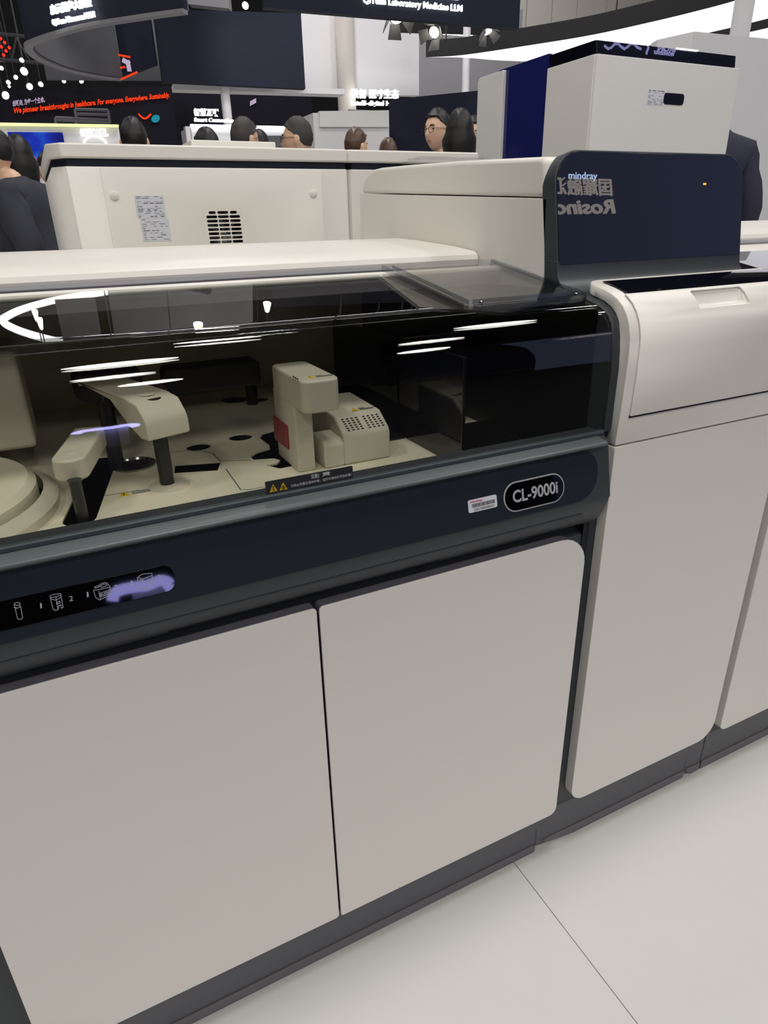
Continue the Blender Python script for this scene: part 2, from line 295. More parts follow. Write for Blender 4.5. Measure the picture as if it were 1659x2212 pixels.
panel_plate('badge_field', rr(bu0 + .002, bu1 - .002, bv0 + .002, bv1 - .002, (bv1 - bv0 - .004) * .49, 10), .001, .0034, 'blackgloss', bc)
def pt(u, v, d): return PO + PX * u + PV * v + PN * d
vm = (bv0 + bv1) / 2; text('badge_lettering', 'CL-9000i', pt(bu0 + .0145, vm - .0085, .0034), pt(bu1 - .0125, vm - .0085, .0034), pt(bu0 + .0145, vm + .0095, .0034), 'silver', bc, bold=.022)
(su0, _), (su1, _), (_, sv1), (_, sv0) = pv(1009, 1092), pv(1071, 1082), pv(1040, 1074), pv(1042, 1101)
st = panel_plate('barcode_sticker', rr(su0, su1, sv0, sv1, .0025), .001, .0028, 'paper', A)
def sq(fu, fv): return pt(su0 + (su1 - su0) * fu, sv0 + (sv1 - sv0) * fv, .0028)
text('sticker_lettering', 'mindray', sq(.07, .70), sq(.50, .70), sq(.07, .93), 'redink', st, bold=.02, depth=.0002)
bm = bmesh.new(); f = .12
while f < .93:
    w = random.choice((.008, .012, .018)); q = [sq(f, .36), sq(f + w, .36), sq(f + w, .66), sq(f, .66)]; A_ = [bm.verts.new(p + PN * .0002) for p in q]; B_ = [bm.verts.new(p) for p in q]; bm.faces.new(A_)
    for i in range(4): bm.faces.new((A_[i], B_[i], B_[(i + 1) % 4], A_[(i + 1) % 4]))
    f += w + random.choice((.009, .013))
bo = link('barcode', frombm(bm, 'barcode'), 'ink', st, 0, 2, 0); bo['kind'] = 'stuff'
text('sticker_number', '200100008431', sq(.18, .08), sq(.90, .08), sq(.18, .28), 'ink', st, depth=.0002)
# plinth
def plinth(name, x0, x1, parent, notch=True):
    k = min(1., (x1 - x0) / .2)
    p = ([(x0, .0135), (x0 + .012 * k, .0100), (x0 + .05 * k, .0045), (x0 + .11 * k, .0002)] if notch else [(x0, .0002)]) + [(x1, .0002), (x1 + .004, .004), (x1 + .004, .1), (x0, .1)]
    o = prism(name, p, 'y', .7035, .735, 'skirt', parent, .002)
    prism(name + '_lip', ([(x0 + .015 * k, .022), (x0 + .03 * k, .012), (x0 + .06 * k, .006), (x0 + .10 * k, .0006)] if notch else [(x0, .022), (x0, .0006)]) + [(x1, .0006), (x1 + .002, .003), (x1 + .002, .020)], 'y', .7005, .7040, 'skirtlip', o, .0012)
    box(name + '_foot', x0 + .02, x1 - .02, .728, .80, 0, .03, 'black', o)
    return o
xa, xb = onZ(1150, 1838, 0).x, onZ(1463, 1672, 0).x
plinth('plinth', XL, xa, A, False)
prism('plinth_slope', [(.704, .0995), (.7062, .062), (.7038, .058), (.7032, .0995)], 'x', XL, XR, 'skirt', A)
# glass hood
HOOD = [(.698, .858), (.6972, .90), (.697, .95), (.6985, .975), (.7015, .995), (.7065, 1.0105), (.7135, 1.0205), (.724, 1.0285), (.742, 1.0362), (.7585, 1.0400), (.7700, 1.04205), (.7790, 1.04339), (.84, 1.05246), (.905, 1.06213), (.968, 1.0715)]
hood = sheet('glass_hood', HOOD, -.004, XL, XR - .0012, 'cover', A, 0, 50)
# lines on the hood: slim metal hinges along the fold
for y, z in ((.7445, 1.0378), (.7725, 1.0431)):
    tube('hinge_line', [(XL, y, z), (.50 if y < .75 else .475, y, z)], .0006, 'chrome', hood, 5)
# warning label on the glass
wl = prism('warning_label', rr(.1855, .2955, .8625, .8785, .0016), 'y', .6950, .6966, 'labelgrey', A)
def tri(name, c, w, h, y, parent):
    return prism(name, [(c[0] - w / 2, c[1]), (c[0] + w / 2, c[1]), (c[0], c[1] + h)], 'y', y - .0003, y, 'yellow', parent, .0001)
for i, cx in enumerate((.1945, .2065)):
    tri('warning_triangle', (cx, .8650), .0100, .0095, .6950, wl)
bx = lambda x, z: (x, .6946, z)
text('warning_mark', '!', bx(.1938, .8662), bx(.1952, .8662), bx(.1938, .8720), 'ink', wl, bold=.03)
strokes('biohazard_mark', [[bx(.2065 + .0020 * math.cos(a + d), .8680 + .0020 * math.sin(a + d)) for d in (-.6, -.2, .2, .6)] for a in (1.57, 3.66, 5.76)] + [[bx(.2065, .8680), bx(.2065 + .002 * math.cos(a), .868 + .002 * math.sin(a))] for a in (.52, 2.62, 4.71)], .0006, 'ink', wl)
bx = lambda x, z: (x, .6950, z)
text('warning_title', '注 意', bx(.2410, .8722), bx(.2660, .8722), bx(.2410, .8775), 'print', wl, bold=.02)
text('warning_text', '为防止伤害及测试中断、运行中请勿打开防护罩！', bx(.2155, .8662), bx(.2935, .8662), bx(.2155, .8698), 'print', wl)
# clear acrylic lid lying on the hood
LX0, LX1 = .487, .6985
def hz(y):
    for (a, b), (c, d) in zip(HOOD[7:], HOOD[8:]):
        if a <= y <= c: return b + (d - b) * (y - a) / (c - a)
    return HOOD[-1][1]
ly0, ly1 = .746, 1.010
lidN = Vector((0, -.155, 1)).normalized(); lidV = Vector((0, 1, .155)).normalized()
cl = orient_prism('clear_lid', rr(0, LX1 - LX0 - .002, 0, .262, .014), (LX0, ly0, hz(ly0) + .0055), (1, 0, 0), lidV, lidN, 0, .0035, 'clear', A, .001)
rim = bmesh.new()
for poly in ([(0, .010), (.0025, .010), (.0025, .250), (0, .250)], [(.012, .0), (LX1 - LX0 - .016, .0), (LX1 - LX0 - .016, .0025), (.012, .0025)], [(.024, .022), (LX1 - LX0 - .03, .022), (LX1 - LX0 - .03, .0235), (.024, .0235)], [(.016, .022), (.0175, .022), (.0175, .245), (.016, .245)], [(LX1 - LX0 - .0045, .010), (LX1 - LX0 - .002, .010), (LX1 - LX0 - .002, .250), (LX1 - LX0 - .0045, .250)]):
    O = Vector((LX0, ly0, hz(ly0) + .0055)); A_ = [rim.verts.new(O + Vector((u, 0, 0)) + lidV * v - lidN * .0035) for u, v in poly]; B_ = [rim.verts.new(O + Vector((u, 0, 0)) + lidV * v + lidN * .0065) for u, v in poly]
    rim.faces.new(A_); rim.faces.new(B_[::-1])
    for i in range(4): rim.faces.new((A_[i], B_[i], B_[(i + 1) % 4], A_[(i + 1) % 4]))
link('lid_ribs', frombm(rim, 'lid_ribs'), 'acrylic_edge', cl)
for u in (.03, LX1 - LX0 - .02):
    O = Vector((LX0 + u, ly0, hz(ly0) + .0055)) + lidV * .012; lathe('lid_rivet', [(.0028, 0), (.0028, .0018), (.0018, .003)], O + lidN * .004, 'chrome', cl, 10)
# rear lid and the trims under it
lidp = [(1.036, 1.079), (1.034, 1.086), (1.037, 1.0935), (1.046, 1.0985), (1.11, 1.105), (1.25, 1.1135), (1.335, 1.117), (1.345, 1.112), (1.345, 1.09), (1.05, 1.072)]
lid = prism('rear_lid', lidp, 'x', -.62, .6985, 'white', A, .003)
prism('lid_seal', [(1.030, 1.0740), (1.028, 1.0775), (1.034, 1.0815), (1.06, 1.080), (1.06, 1.070)], 'x', -.62, .694, 'trim', A, .001)
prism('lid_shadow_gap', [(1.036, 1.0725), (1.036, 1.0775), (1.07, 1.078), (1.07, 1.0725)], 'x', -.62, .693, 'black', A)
prism('hood_ledge', [(.969, 1.069), (.9685, 1.0725), (.990, 1.0755), (1.036, 1.0745), (1.36, 1.09), (1.36, 1.04), (.969, 1.05)], 'x', -.62, .6990, 'trim', A, .001)
prism('ledge_strip', [(.9665, 1.0705), (.9665, 1.0735), (.981, 1.0772), (.9885, 1.0772), (.9885, 1.0705)], 'x', -.62, .6985, 'white', A, .001)
DKZ = .80
# carcass behind and below
box('rear_panel', XL, XR - .0005, 1.52, 1.54, .1, 1.06, 'deck', A); box('deck_tray', XL, XR - .0005, .728, 1.52, .69, .70, 'black', A); box('rear_top', XL, XR - .0005, 1.345, 1.54, 1.062, 1.075, 'white', A)
box('right_liner', XR - .010, XR - .001, .732, 1.52, DKZ, 1.03, 'black', A); box('left_liner', XL, XL + .003, .732, 1.52, DKZ, 1.03, 'arm', A)
box('left_panel', XL - .012, XL, .71, 1.54, .07, 1.045, 'charcoal', A); box('base_box', XL, XR - .002, .74, 1.52, .0, .10, 'black', A)

# ---- deck inside the hood
DK = .80
def dz(px, py): p = onZ(px, py, DK); return p.x, p.y
holes = []
for px, py, r in ((519, 944, .0215), (428, 965, .0215), (362, 1044, .0165), (508, 863, .03), (558, 863, .022)):
    x, y = dz(px, py); holes.append([(x + r * math.cos(2 * math.pi * k / 24), y + r * math.sin(2 * math.pi * k / 24)) for k in range(24)])
sa, sb = Vector(dz(172, 1122)), Vector(dz(228, 985)); t = (sb - sa).normalized(); s = Vector((t.y, -t.x)) * .021
slot = [sa - t * .021 * math.sin(math.pi * k / 8) + s * math.cos(math.pi * k / 8) for k in range(9)] + [sb - s, sb + s]
holes.append([(p.x, p.y) for p in slot])
holes.append([dz(*p) for p in ((376, 1022), (378, 1003), (478, 996), (470, 1016))])
holes.append([dz(*p) for p in ((540, 986), (555, 976), (583, 968), (582, 962), (561, 946), (568, 936), (605, 925), (655, 935), (665, 1000), (605, 1012), (574, 1005), (599, 1000), (605, 994), (592, 990), (548, 993))])
deck = plate_with_holes('deck', [(XL + .004, .727), (XR - .011, .727), (XR - .011, 1.519), (XL + .004, 1.519)], holes, DK - .003, DK, 'deck', A)
# seams on the deck cover plates
def deckline(name, pts, w=.0018, m='inkgrey'):
    L = [Vector((*dz(*p), DK)) for p in pts]; return strokes(name, [L], w, m, deck, N=Vector((0, 0, 1)), th=.0002)
deckline('plate_seam', [(366, 977), (400, 974), (440, 975), (460, 980), (476, 996), (540, 994)])
deckline('plate_seam', [(488, 1013), (500, 1030), (520, 1058), (535, 1058), (600, 1047)]); deckline('plate_seam', [(225, 1071), (345, 1053)])
deckline('plate_seam', [(858, 1002), (922, 992)], .0022, 'ink')
# round reagent carousel cover at the far left
lathe('carousel_rim', [(.21, 0), (.21, .012), (.198, .022), (.192, .022), (.192, 0)], (-.245, .985, DK), 'arm', A, 56)
lathe('carousel_cover', [(.185, 0), (.185, .032), (.176, .040), (.0, .040)], (-.245, .985, DK), 'deck', A, 56)
g0, g1 = onZ(82, 968, DK + .04), onZ(70, 800, DK + .04)
gx = g0.x
box('reader_box', XL + .002, gx, g0.y, g0.y + .14, DK + .041, DK + .19, 'unit', A, .008, 3)
# small sampling arm
x, y = dz(180, 1122)
pa = lathe('probe_column', [(.0075, -.03), (.0075, .054), (.009, .056)], (x, y, DK), 'rod', A, 20)
zb = DK + .054
def slanted_arm(name, p0, p1, w, z0, z1, m, parent, drop=0.):
    """rounded bar from p0 to p1, optionally dropping below z0 at its p0 end"""
    p0, p1 = Vector((p0[0], p0[1], 0)), Vector((p1[0], p1[1], 0)); U = (p1 - p0).normalized(); V = Vector((-U.y, U.x, 0)); L = (p1 - p0).length
    pl = []
    for k in range(9): a = math.pi / 2 + math.pi * k / 8; pl.append((w * .9 * math.cos(a), w * math.sin(a)))
    pl += [(L - .006, -w), (L, -w + .006), (L, w - .006), (L - .006, w)]
    o = orient_prism(name, pl, p0, U, V, (0, 0, 1), z0, z1, m, parent, .005, 50, 3)
    return o
q0, q1 = onZ(148, 985, zb + .026), onZ(193, 921, zb + .026)
am = slanted_arm('probe_arm', q0, q1, .0215, zb - .004, zb + .026, 'arm', A)
lathe('arm_cap', [(.011, 0), (.011, .0008), (.010, .0012)], (q0.x + .004, q0.y + .012, zb + .0258), 'arm', am, 24)
# large gripper arm
x, y = dz(362, 1046)
bcol = lathe('gripper_column', [(.0105, -.03), (.0105, .13)], (x, y, DK), 'rod', A, 20)
lathe('column_collar', [(.03, 0), (.03, .001), (.022, .002)], (x + .002, y - .006, DK), 'arm', A, 24)
zc = DK
def zat(x, y, py):
    lo, hi = .5, 1.5
    for _ in range(40):
        m_ = (lo + hi) / 2; c = CM @ (Vector((x, y, m_)) - CAM)
        if 1106 + F * c.y / c.z > py: lo = m_
        else: hi = m_
    return lo
z_lo, z_hi = zat(x, y, 930), zat(x, y, 856)
e1 = onZ(215, 817, z_hi)
U = Vector((e1.x - x, e1.y - y, 0)); L = U.length; U.normalize(); V = Vector((-U.y, U.x, 0))
prof = [(-.034, z_lo - .002), (-.010, z_lo - .004), (.030, z_lo + .012), (.075, z_lo + .038), (L, z_lo + .046), (L + .012, z_hi - .01), (L + .008, z_hi), (.02, z_hi), (-.012, z_hi - .004), (-.028, z_hi - .02), (-.033, z_lo + .02)]
ga = orient_prism('gripper_arm', prof, (x, y, 0), U, (0, 0, 1), V, -.032, .032, 'arm', A, .012, 50, 4)
lathe('arm_cap', [(.012, 0), (.012, .0008), (.011, .0012)], (x + U.x * .02, y + U.y * .02, z_hi - .0002), 'arm', ga, 24)
lathe('washing_nozzle', [(.012, -.02), (.012, .10), (.008, .11)], (*dz(252, 1000), DK), 'rod', A, 16)
lathe('washing_cup', [(.034, 0), (.034, .003), (.028, .004), (.026, .001)], (*dz(290, 1005), DK), 'chrome', A, 24)
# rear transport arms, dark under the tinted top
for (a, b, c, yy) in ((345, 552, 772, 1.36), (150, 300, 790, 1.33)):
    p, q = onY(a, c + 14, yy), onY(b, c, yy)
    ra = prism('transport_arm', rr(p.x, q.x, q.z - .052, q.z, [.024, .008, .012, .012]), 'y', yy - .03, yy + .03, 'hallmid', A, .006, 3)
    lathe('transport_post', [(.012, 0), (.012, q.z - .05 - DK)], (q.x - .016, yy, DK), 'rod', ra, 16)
for (px, py) in ((86, 852), (170, 848)):
    p = onZ(px, py + 30, DK); box('reagent_block', p.x - .03, p.x + .03, p.y, p.y + .05, DK, onY(px, py - 12, p.y).z, 'deck', A, .004)
# mixing unit: tall head on a column with a lower perforated housing
c0 = onZ(645.6, 1021.6, DK); XM, YM = c0.x, c0.y
tb = onX(583, 778.6, XM); hf = onX(654, 826, XM); hb = onX(654, 894, XM); hr_ = onY(737, 815, hf.y)
MU = prism('mixing_column', rr(XM, XM + (hr_.x - XM) * .50, YM, tb.y, [.004, .004, .004, .004], 3), 'z', DK, hb.z + .012, 'unit', A, .002)
prism('mixing_head', rr(XM - .0005, hr_.x, hf.y, tb.y, [.016, .016, .012, .012]), 'z', hb.z, hf.z, 'unit', A, .004, 3)
rp = [onX(px, py, XM) for px, py in ((592.5, 897), (622, 920), (626, 971), (596, 948))]
bm = bmesh.new(); add_prism(bm, [(p.y, p.z) for p in rp], 'x', XM - .0025, XM); link('red_shield', frombm(bm, 'red_shield'), 'red', MU, .001)
fl = onZ(703.5, 1013.7, DK); fr = onY(845, 1000, fl.y); HX0, HX1, HY = fl.x, fr.x, fl.y
ztop = onY(741, 897, HY + .03).z; zlow = onY(698.6, 950, HY).z
hp = [(HY, DK), (HY, zlow - .004), (HY + .004, zlow + .004), (HY + .03, ztop - .004), (HY + .036, ztop), (tb.y + .05, ztop + .004), (tb.y + .05, DK)]
xs = HX0 + (HX1 - HX0) * .28
ho = prism('mixing_housing', hp, 'x', xs, HX1, 'unit', A, .005, 3)
prism('housing_step', [(HY, DK), (HY, zlow - .012), (HY + .008, zlow - .004), (HY + .055, zlow - .002), (HY + .055, DK)], 'x', HX0, xs + .002, 'unit', ho, .004, 3)
sl = Vector((0, .026, ztop - zlow - .008)).normalized(); sn = Vector((0, -sl.z, sl.y))
def pills(name, O, U, V, N, cols, rows, du, dv, w, h, m, parent, skew=0.):
    bm = bmesh.new(); O, U, V, N = map(Vector, (O, U, V, N))
    for i in range(cols):
        for j in range(rows):
            P = O + U * (i * du + skew * j) + V * (j * dv); pts = rr(-w / 2, w / 2, -h / 2, h / 2, min(w, h) * .48, 2)
            A_ = [bm.verts.new(P + U * a + V * b + N * .0003) for a, b in pts]; B_ = [bm.verts.new(P + U * a + V * b - N * .0005) for a, b in pts]
            bm.faces.new(A_)
            for k in range(len(pts)): bm.faces.new((A_[k], B_[k], B_[(k + 1) % len(pts)], A_[(k + 1) % len(pts)]))
    o = link(name, frombm(bm, name), m, parent, 0, 2, 0); o['kind'] = 'stuff'; return o
Ob = Vector((xs, HY + .004, zlow + .004)); lenS = math.hypot(.026, ztop - zlow - .008)
WH = HX1 - xs
for f0 in (.16, .60):
    pills('perforations', Ob + Vector((WH * f0, 0, 0)) + sl * lenS * .10, (1, 0, 0), sl, sn, 4, 6, WH * .095, lenS * .155, .0048, .0026, 'black', ho, -.0004)
pills('perforations', (XM, hf.y + .022, hb.z + .012), (0, 1, 0), (0, 0, 1), (-1, 0, 0), 3, 9, .0085, (hf.z - hb.z) * .095, .004, .0024, 'black', MU)
def deckmark(name, O, w, parent, U=Vector((1, 0, 0)), V=Vector((0, 1, 0))):
    O = Vector(O); pts = [O, O + U * w, O + U * w * .5 + V * w]
    bm = bmesh.new(); A_ = [bm.verts.new(p + Vector((0, 0, .0004))) for p in pts]; B_ = [bm.verts.new(p) for p in pts]; bm.faces.new(A_)
    for i in range(3): bm.faces.new((A_[i], B_[i], B_[(i + 1) % 3], A_[(i + 1) % 3]))
    link(name, frombm(bm, name), 'yellow', parent, 0, 2, 0)
    text(name + '_bolt', '!', O + U * w * .44 + V * w * .15 + Vector((0, 0, .0004)), O + U * w * .56 + V * w * .15 + Vector((0, 0, .0004)), O + U * w * .44 + V * w * .7 + Vector((0, 0, .0004)), 'ink', parent, depth=.0002)
    strokes(name + '_lines', [[O + U * (w * 1.25) + V * w * f, O + U * (w * g) + V * w * f] for f, g in ((.8, 1.9), (.45, 3.2), (.15, 2.9))], w * .16, 'inkgrey', parent, N=Vector((0, 0, 1)), th=.0004)
p = onZ(664, 818, hf.z); deckmark('caution_sticker', (p.x, p.y, hf.z), .013, MU)
p = onZ(760, 887, ztop + .002); deckmark('caution_sticker', (p.x, p.y, ztop + .0012), .013, ho)
p = onZ(256, 1074, DK); deckmark('caution_sticker', (p.x, p.y, DK), .016, deck)
# plate at the unit's side, reagent bay with dark walls to the right
pl = [dz(*p_) for p_ in ((925, 996), (850, 1004), (800, 960), (830, 925), (845, 945))]
bx0 = onZ(945, 985, DK).x; by0 = .80
bay = box('reagent_bay', bx0, XR - .05, 1.00, 1.012, DK, DK + .17, 'black', A, .002)
box('bay_floor', bx0 + .002, XR - .012, .74, 1.0, DK, DK + .002, 'black', bay)
box('bay_side', bx0, bx0 + .006, .80, 1.30, DK, DK + .17, 'tint', bay, .002)
q0, q1 = onZ(1190, 945, DK + .004), onZ(1050, 850, DK + .004); orient_prism('bay_strip', [dz(1190, 946), dz(1236, 938), dz(1192, 914), dz(1055, 852), dz(1030, 858)], (0, 0, DK + .002), (1, 0, 0), (0, 1, 0), (0, 0, 1), 0, .003, 'deck', bay)
box('bay_floor_mat', bx0 - .10, bx0 - .002, .98, 1.40, DK, DK + .003, 'well', A)
# ================================================================== SAMPLE MODULE (right of the analyzer) with display tower
BX0, BX1 = .6998, 1.105
B = tag(empty('sample_module', (.9, 1.1, 0)), 'white sample module with a curved flap, charcoal arch and dark display screen', 'analyzer')
ARCH = [(.7032, .10), (.7032, .855), (.6955, .8585), (.6950, .95), (.6968, .976), (.700, .9955), (.7052, 1.0125), (.7122, 1.0228), (.7232, 1.0312), (.7415, 1.0392), (.773, 1.0455), (.806, 1.0522), (.8175, 1.0582), (.8245, 1.0665), (.8275, 1.078), (.829, 1.09)]
prism('charcoal_arch', ARCH + [(.857, 1.09), (.855, 1.050), (1.50, 1.04), (1.50, .10)], 'x', BX0, BX1, 'charcoal', B, .0015, 2, 50)
prism('side_column', [(.7022, .11), (.7022, .855), (.72, .855), (.72, .11)], 'x', .6875, .6994, 'black', A)
bd = prism('front_panel', rr(.714, BX1, .118, .8355, [.034, .045, .001, .001]), 'y', .683, .7030, 'white', B, .0015)
flap_o = [(.683, .8385), (.680, .90), (.679, .951), (.6792, .975), (.6805, .995), (.6862, 1.014), (.6935, 1.0268), (.7025, 1.0368), (.7135, 1.0447), (.727, 1.0508), (.742, 1.0552), (.757, 1.0585), (.786, 1.0635)]
flap_i = [(.786, 1.0480), (.757, 1.0432), (.738, 1.0385), (.7245, 1.0325), (.714, 1.0247), (.7065, 1.0142), (.7015, .9965), (.6985, .976), (.6975, .947), (.7028, .90), (.7028, .8385)]
bm = bmesh.new(); add_prism(bm, flap_o + flap_i, 'x', .714, BX1)
ve = [e for e in bm.edges if abs(e.verts[0].co.x - .714) < 1e-5 and abs(e.verts[1].co.x - .714) < 1e-5 and min(v.co.y for v in e.verts) > .785]
bmesh.ops.bevel(bm, geom=ve, offset=.028, segments=8, affect='EDGES', profile=.5)
flap = link('flap', frombm(bm, 'flap'), 'white', B, .0016, 2, 50)
pan = sheet('flap_panel', [(.6790, .8825), (.6783, .951), (.6785, .975), (.6798, .995), (.6855, 1.0143), (.6928, 1.0274), (.7020, 1.0376), (.7130, 1.0456), (.718, 1.0478)], -.0022, .731, BX1 - .0005, 'white', flap, .0006)
rec = [(.676, 1.0222), (.7055, 1.0250), (.7130, 1.0440), (.700, 1.062), (.66, 1.062)]
bm = bmesh.new(); add_prism(bm, rec, 'x', .852, .961); cu = link('cutter', frombm(bm, 'cutter'), None, None, .003, 2); bake(cu); bake(flap); bake(pan); cut(flap, cu); cut(pan, cu); kill(cu)
box('flap_gap', .7305, BX1, .6785, .6815, .8795, .8826, 'black', flap)
sheet('tinted_window', [(.7165, 1.0476), (.727, 1.0518), (.742, 1.0562), (.757, 1.0595), (.7685, 1.0615)], -.0016, .7365, BX1 - .006, 'tint', flap, .0005)
# display
DO = Vector((.7002, .829, 1.086)); DV = Vector((0, .1675, .9859)).normalized(); DN = Vector((0, -DV.z, DV.y)); DU = Vector((1, 0, 0)); DW = .4055
disp = orient_prism('display_body', rr(0, DW, -.03, .1565, [0, 0, .045, .045], 10), DO, DU, DV, DN, -.030, 0, 'charcoal', B, .002)
orient_prism('display_glass', rr(.003, DW - .003, -.002, .1535, [.006, .006, .042, .042], 10), DO, DU, DV, DN, -.002, .0010, 'screen', disp, .0003)
def dp(px, py): return onP(px, py, DO + DN * .0011, DN)
text('display_logo', 'mindray', dp(1228, 391), dp(1290, 392), dp(1228, 371), 'led_disp', disp, bold=.012)
orient_prism('amber_indicator', rr(-.0035, .0035, -.0015, .0015, .0014, 4), dp(1522, 397.5), DU, DV, DN, 0, .0006, 'amber', disp)
# white tower behind the display
seam = lambda y: 1.177 + (y - .873) * .0505
low = [(.856, 1.02), (.864, seam(.866) - .0008), (1.534, seam(1.534) - .0008), (1.54, 1.10), (1.54, .10), (1.50, .10), (1.50, 1.02)]
prism('tower_body', low, 'x', .7002, BX1 - .003, 'white', B, .0012)
upp = [(.865, seam(.865) + .0008), (.875, 1.228), (.883, 1.2325), (1.097, 1.2437), (1.30, 1.2515), (1.43, 1.2555), (1.462, 1.2545), (1.488, 1.248), (1.508, 1.2375), (1.522, 1.223), (1.530, seam(1.53) + .0008)]
prism('tower_cover', upp, 'x', .7002, BX1 - .003, 'white', B, .009, 4)
plinth('plinth', xa + .004, xb, B); plinth('plinth', xb + .004, 1.1125, B); box('base_box', BX0, BX1, .74, 1.5, .02, .10, 'black', B)
prism('plinth_slope', [(.704, .0995), (.7062, .062), (.7038, .058), (.7032, .0995)], 'x', BX0, BX1, 'skirt', B)
# clear tray on the tower
p, q = onY(888, 352, 1.42), onY(1046, 352, 1.42)
tr = tag(prism('acrylic_tray', rr(p.x, q.x, 1.2565, onY(960, 342.5, 1.42).z, [.001, .001, .008, .008], 4), 'y', 1.38, 1.46, 'clear', None, .003), 'low clear acrylic tray lying on top of the white display tower', 'tray')

# ================================================================== NEXT MODULE (right edge of the picture)
Cm = tag(empty('analyzer_module', (1.7, 1.1, 0)), 'white analyzer module at the picture edge beyond the sample module, only its side strip visible', 'analyzer')
prism('door', rr(1.129, 1.56, .118, .85, [.02, .01, .01, .01]), 'y', .683, .7030, 'white', Cm, .0018)
prism('body', [(.704, .07), (.704, .86), (.698, .87), (.697, .95), (.7015, .995), (.7135, 1.0205), (.742, 1.0362), (.8, 1.046), (.8, 1.02), (1.36, 1.05), (1.36, .07)], 'x', 1.118, 2.1, 'charcoal', Cm, .001)
sheet('glass_hood', [(.80, 1.048), (.84, 1.0545), (.968, 1.0735)], -.004, 1.118, 2.1, 'screen', Cm)
prism('rear_lid', [(y + .02, z + .012) for y, z in lidp], 'x', 1.12, 2.1, 'white', Cm, .003)
prism('lid_seal', [(1.050, 1.084), (1.048, 1.0895), (1.054, 1.0935), (1.08, 1.092), (1.08, 1.082)], 'x', 1.12, 2.1, 'trim', Cm, .001)
prism('hood_ledge', [(.969, 1.069), (.9685, 1.0745), (.990, 1.0785), (1.06, 1.0865), (1.36, 1.10), (1.36, 1.04), (.969, 1.05)], 'x', 1.12, 2.1, 'white', Cm, .001)
plinth('plinth', 1.1185, 2.1, Cm, False); box('gap_filler', 1.1095, 1.1175, .705, 1.3, .07, .87, 'black', Cm)
# ================================================================== ANALYZER SEEN FROM ITS BACK (behind the near one)
YB = 2.2
D = tag(empty('rear_analyzer', (.75, 2.6, 0)), 'white analyzer seen from behind with navy stripe, vent slots and paper labels', 'analyzer')
zb_ = lambda px, py: onY(px, py, YB).z
xs0, xs1, xs2 = .088, .966, 1.478
z_cap, z_s1, z_s0 = zb_(420, 318), zb_(420, 346), zb_(420, 362)
def chamf(x0, x1, y0, y1, cl, cr): return [(x0, y0 + cl), (x0 + cl * .7, y0), (x1 - cr * .7, y0), (x1, y0 + cr), (x1, y1), (x0, y1)]
for (x0, x1, cl, cr, yo) in ((xs0, xs1 - .003, .05, .006, 0), (xs1 + .003, xs2, .012, .02, .004)):
    prism('top_cover', chamf(x0 - .006, x1 + (.002 if x1 > 1.2 else 0), YB + yo - .006, YB + .85, cl, cr), 'z', z_s1, z_cap + .004, 'white', D, .006, 3)
    prism('navy_stripe', chamf(x0 + .004, x1 - .003, YB + yo + .004, YB + .84, cl, cr), 'z', z_s0 - .001, z_s1 + .001, 'navy', D)
    prism('cabinet', chamf(x0, x1, YB + yo, YB + .85, cl, cr), 'z', .0, z_s0, 'white', D, .003)
box('raised_hatch', onY(412, 305, 2.5).x, onY(595, 305, 2.5).x, 2.5, 2.9, z_cap, onY(500, 304, 2.5).z, 'white', D, .004)
s0, s1 = onY(215, 363, YB).x, onY(692, 362, YB).x
bp = box('back_panel', s0, s1, YB - .003, YB + .002, .12, z_s0 - .002, 'white', D, .0012)
for px, py in ((247, 423), (677, 418)):
    p = onY(px, py, YB - .003); lathe('panel_plug', [(.012, 0), (.012, -.002), (.009, -.0035)], p, 'white', bp, 20, 'y')
# vent slots cut through the panel
bm = bmesh.new(); V0 = onY(481, 459, YB); V8 = onY(484.5, 531, YB); dzv = (V8.z - V0.z) / 8
for r in range(14):
    zc_ = V0.z + dzv * r
    for k, (dx, w) in enumerate(((-.0355, .0335), (0, .0335), (.0355, .0335))):
        ww = w * (.66 if r == 0 and k != 1 else 1); dx2 = dx * (.92 if r == 0 else 1)
        xc = V0.x + dx2 + .0003 * r; add_prism(bm, rr(xc - ww / 2, xc + ww / 2, zc_ + dzv * .33, zc_ - dzv * .33, -dzv * .32, 4), 'y', YB - .02, YB + .012)
cu = link('cutter', frombm(bm, 'cutter'), None); bake(bp); cut(bp, cu)
cab = [o for o in D.children if o.name.startswith('cabinet')][0]; bake(cab); 
kill(cu)
bm = bmesh.new(); add_prism(bm, [(V0.x - .07, V0.z + .02), (V0.x + .07, V0.z + .02), (V0.x + .07, V0.z - .25), (V0.x - .07, V0.z - .25)], 'y', YB - .01, YB + .05); cu = link('cutter', frombm(bm, 'cutter'), None); cut(cab, cu); kill(cu)
box('vent_cavity', V0.x - .07, V0.x + .07, YB + .045, YB + .05, V0.z - .25, V0.z + .02, 'black', D)
fanc = Vector((V0.x, YB + .03, V0.z - .075)); hub = lathe('fan_hub', [(.022, 0), (.022, -.012), (.018, -.014)], fanc, 'chrome', D, 24, 'y')
for k in range(9):
    a = 2 * math.pi * k / 9; tube('fan_blade', [fanc + Vector((math.cos(a) * .022, 0, math.sin(a) * .022)), fanc + Vector((math.cos(a + .25) * .062, .006, math.sin(a + .25) * .062))], [.005, .009], 'hallmid', hub, 6)
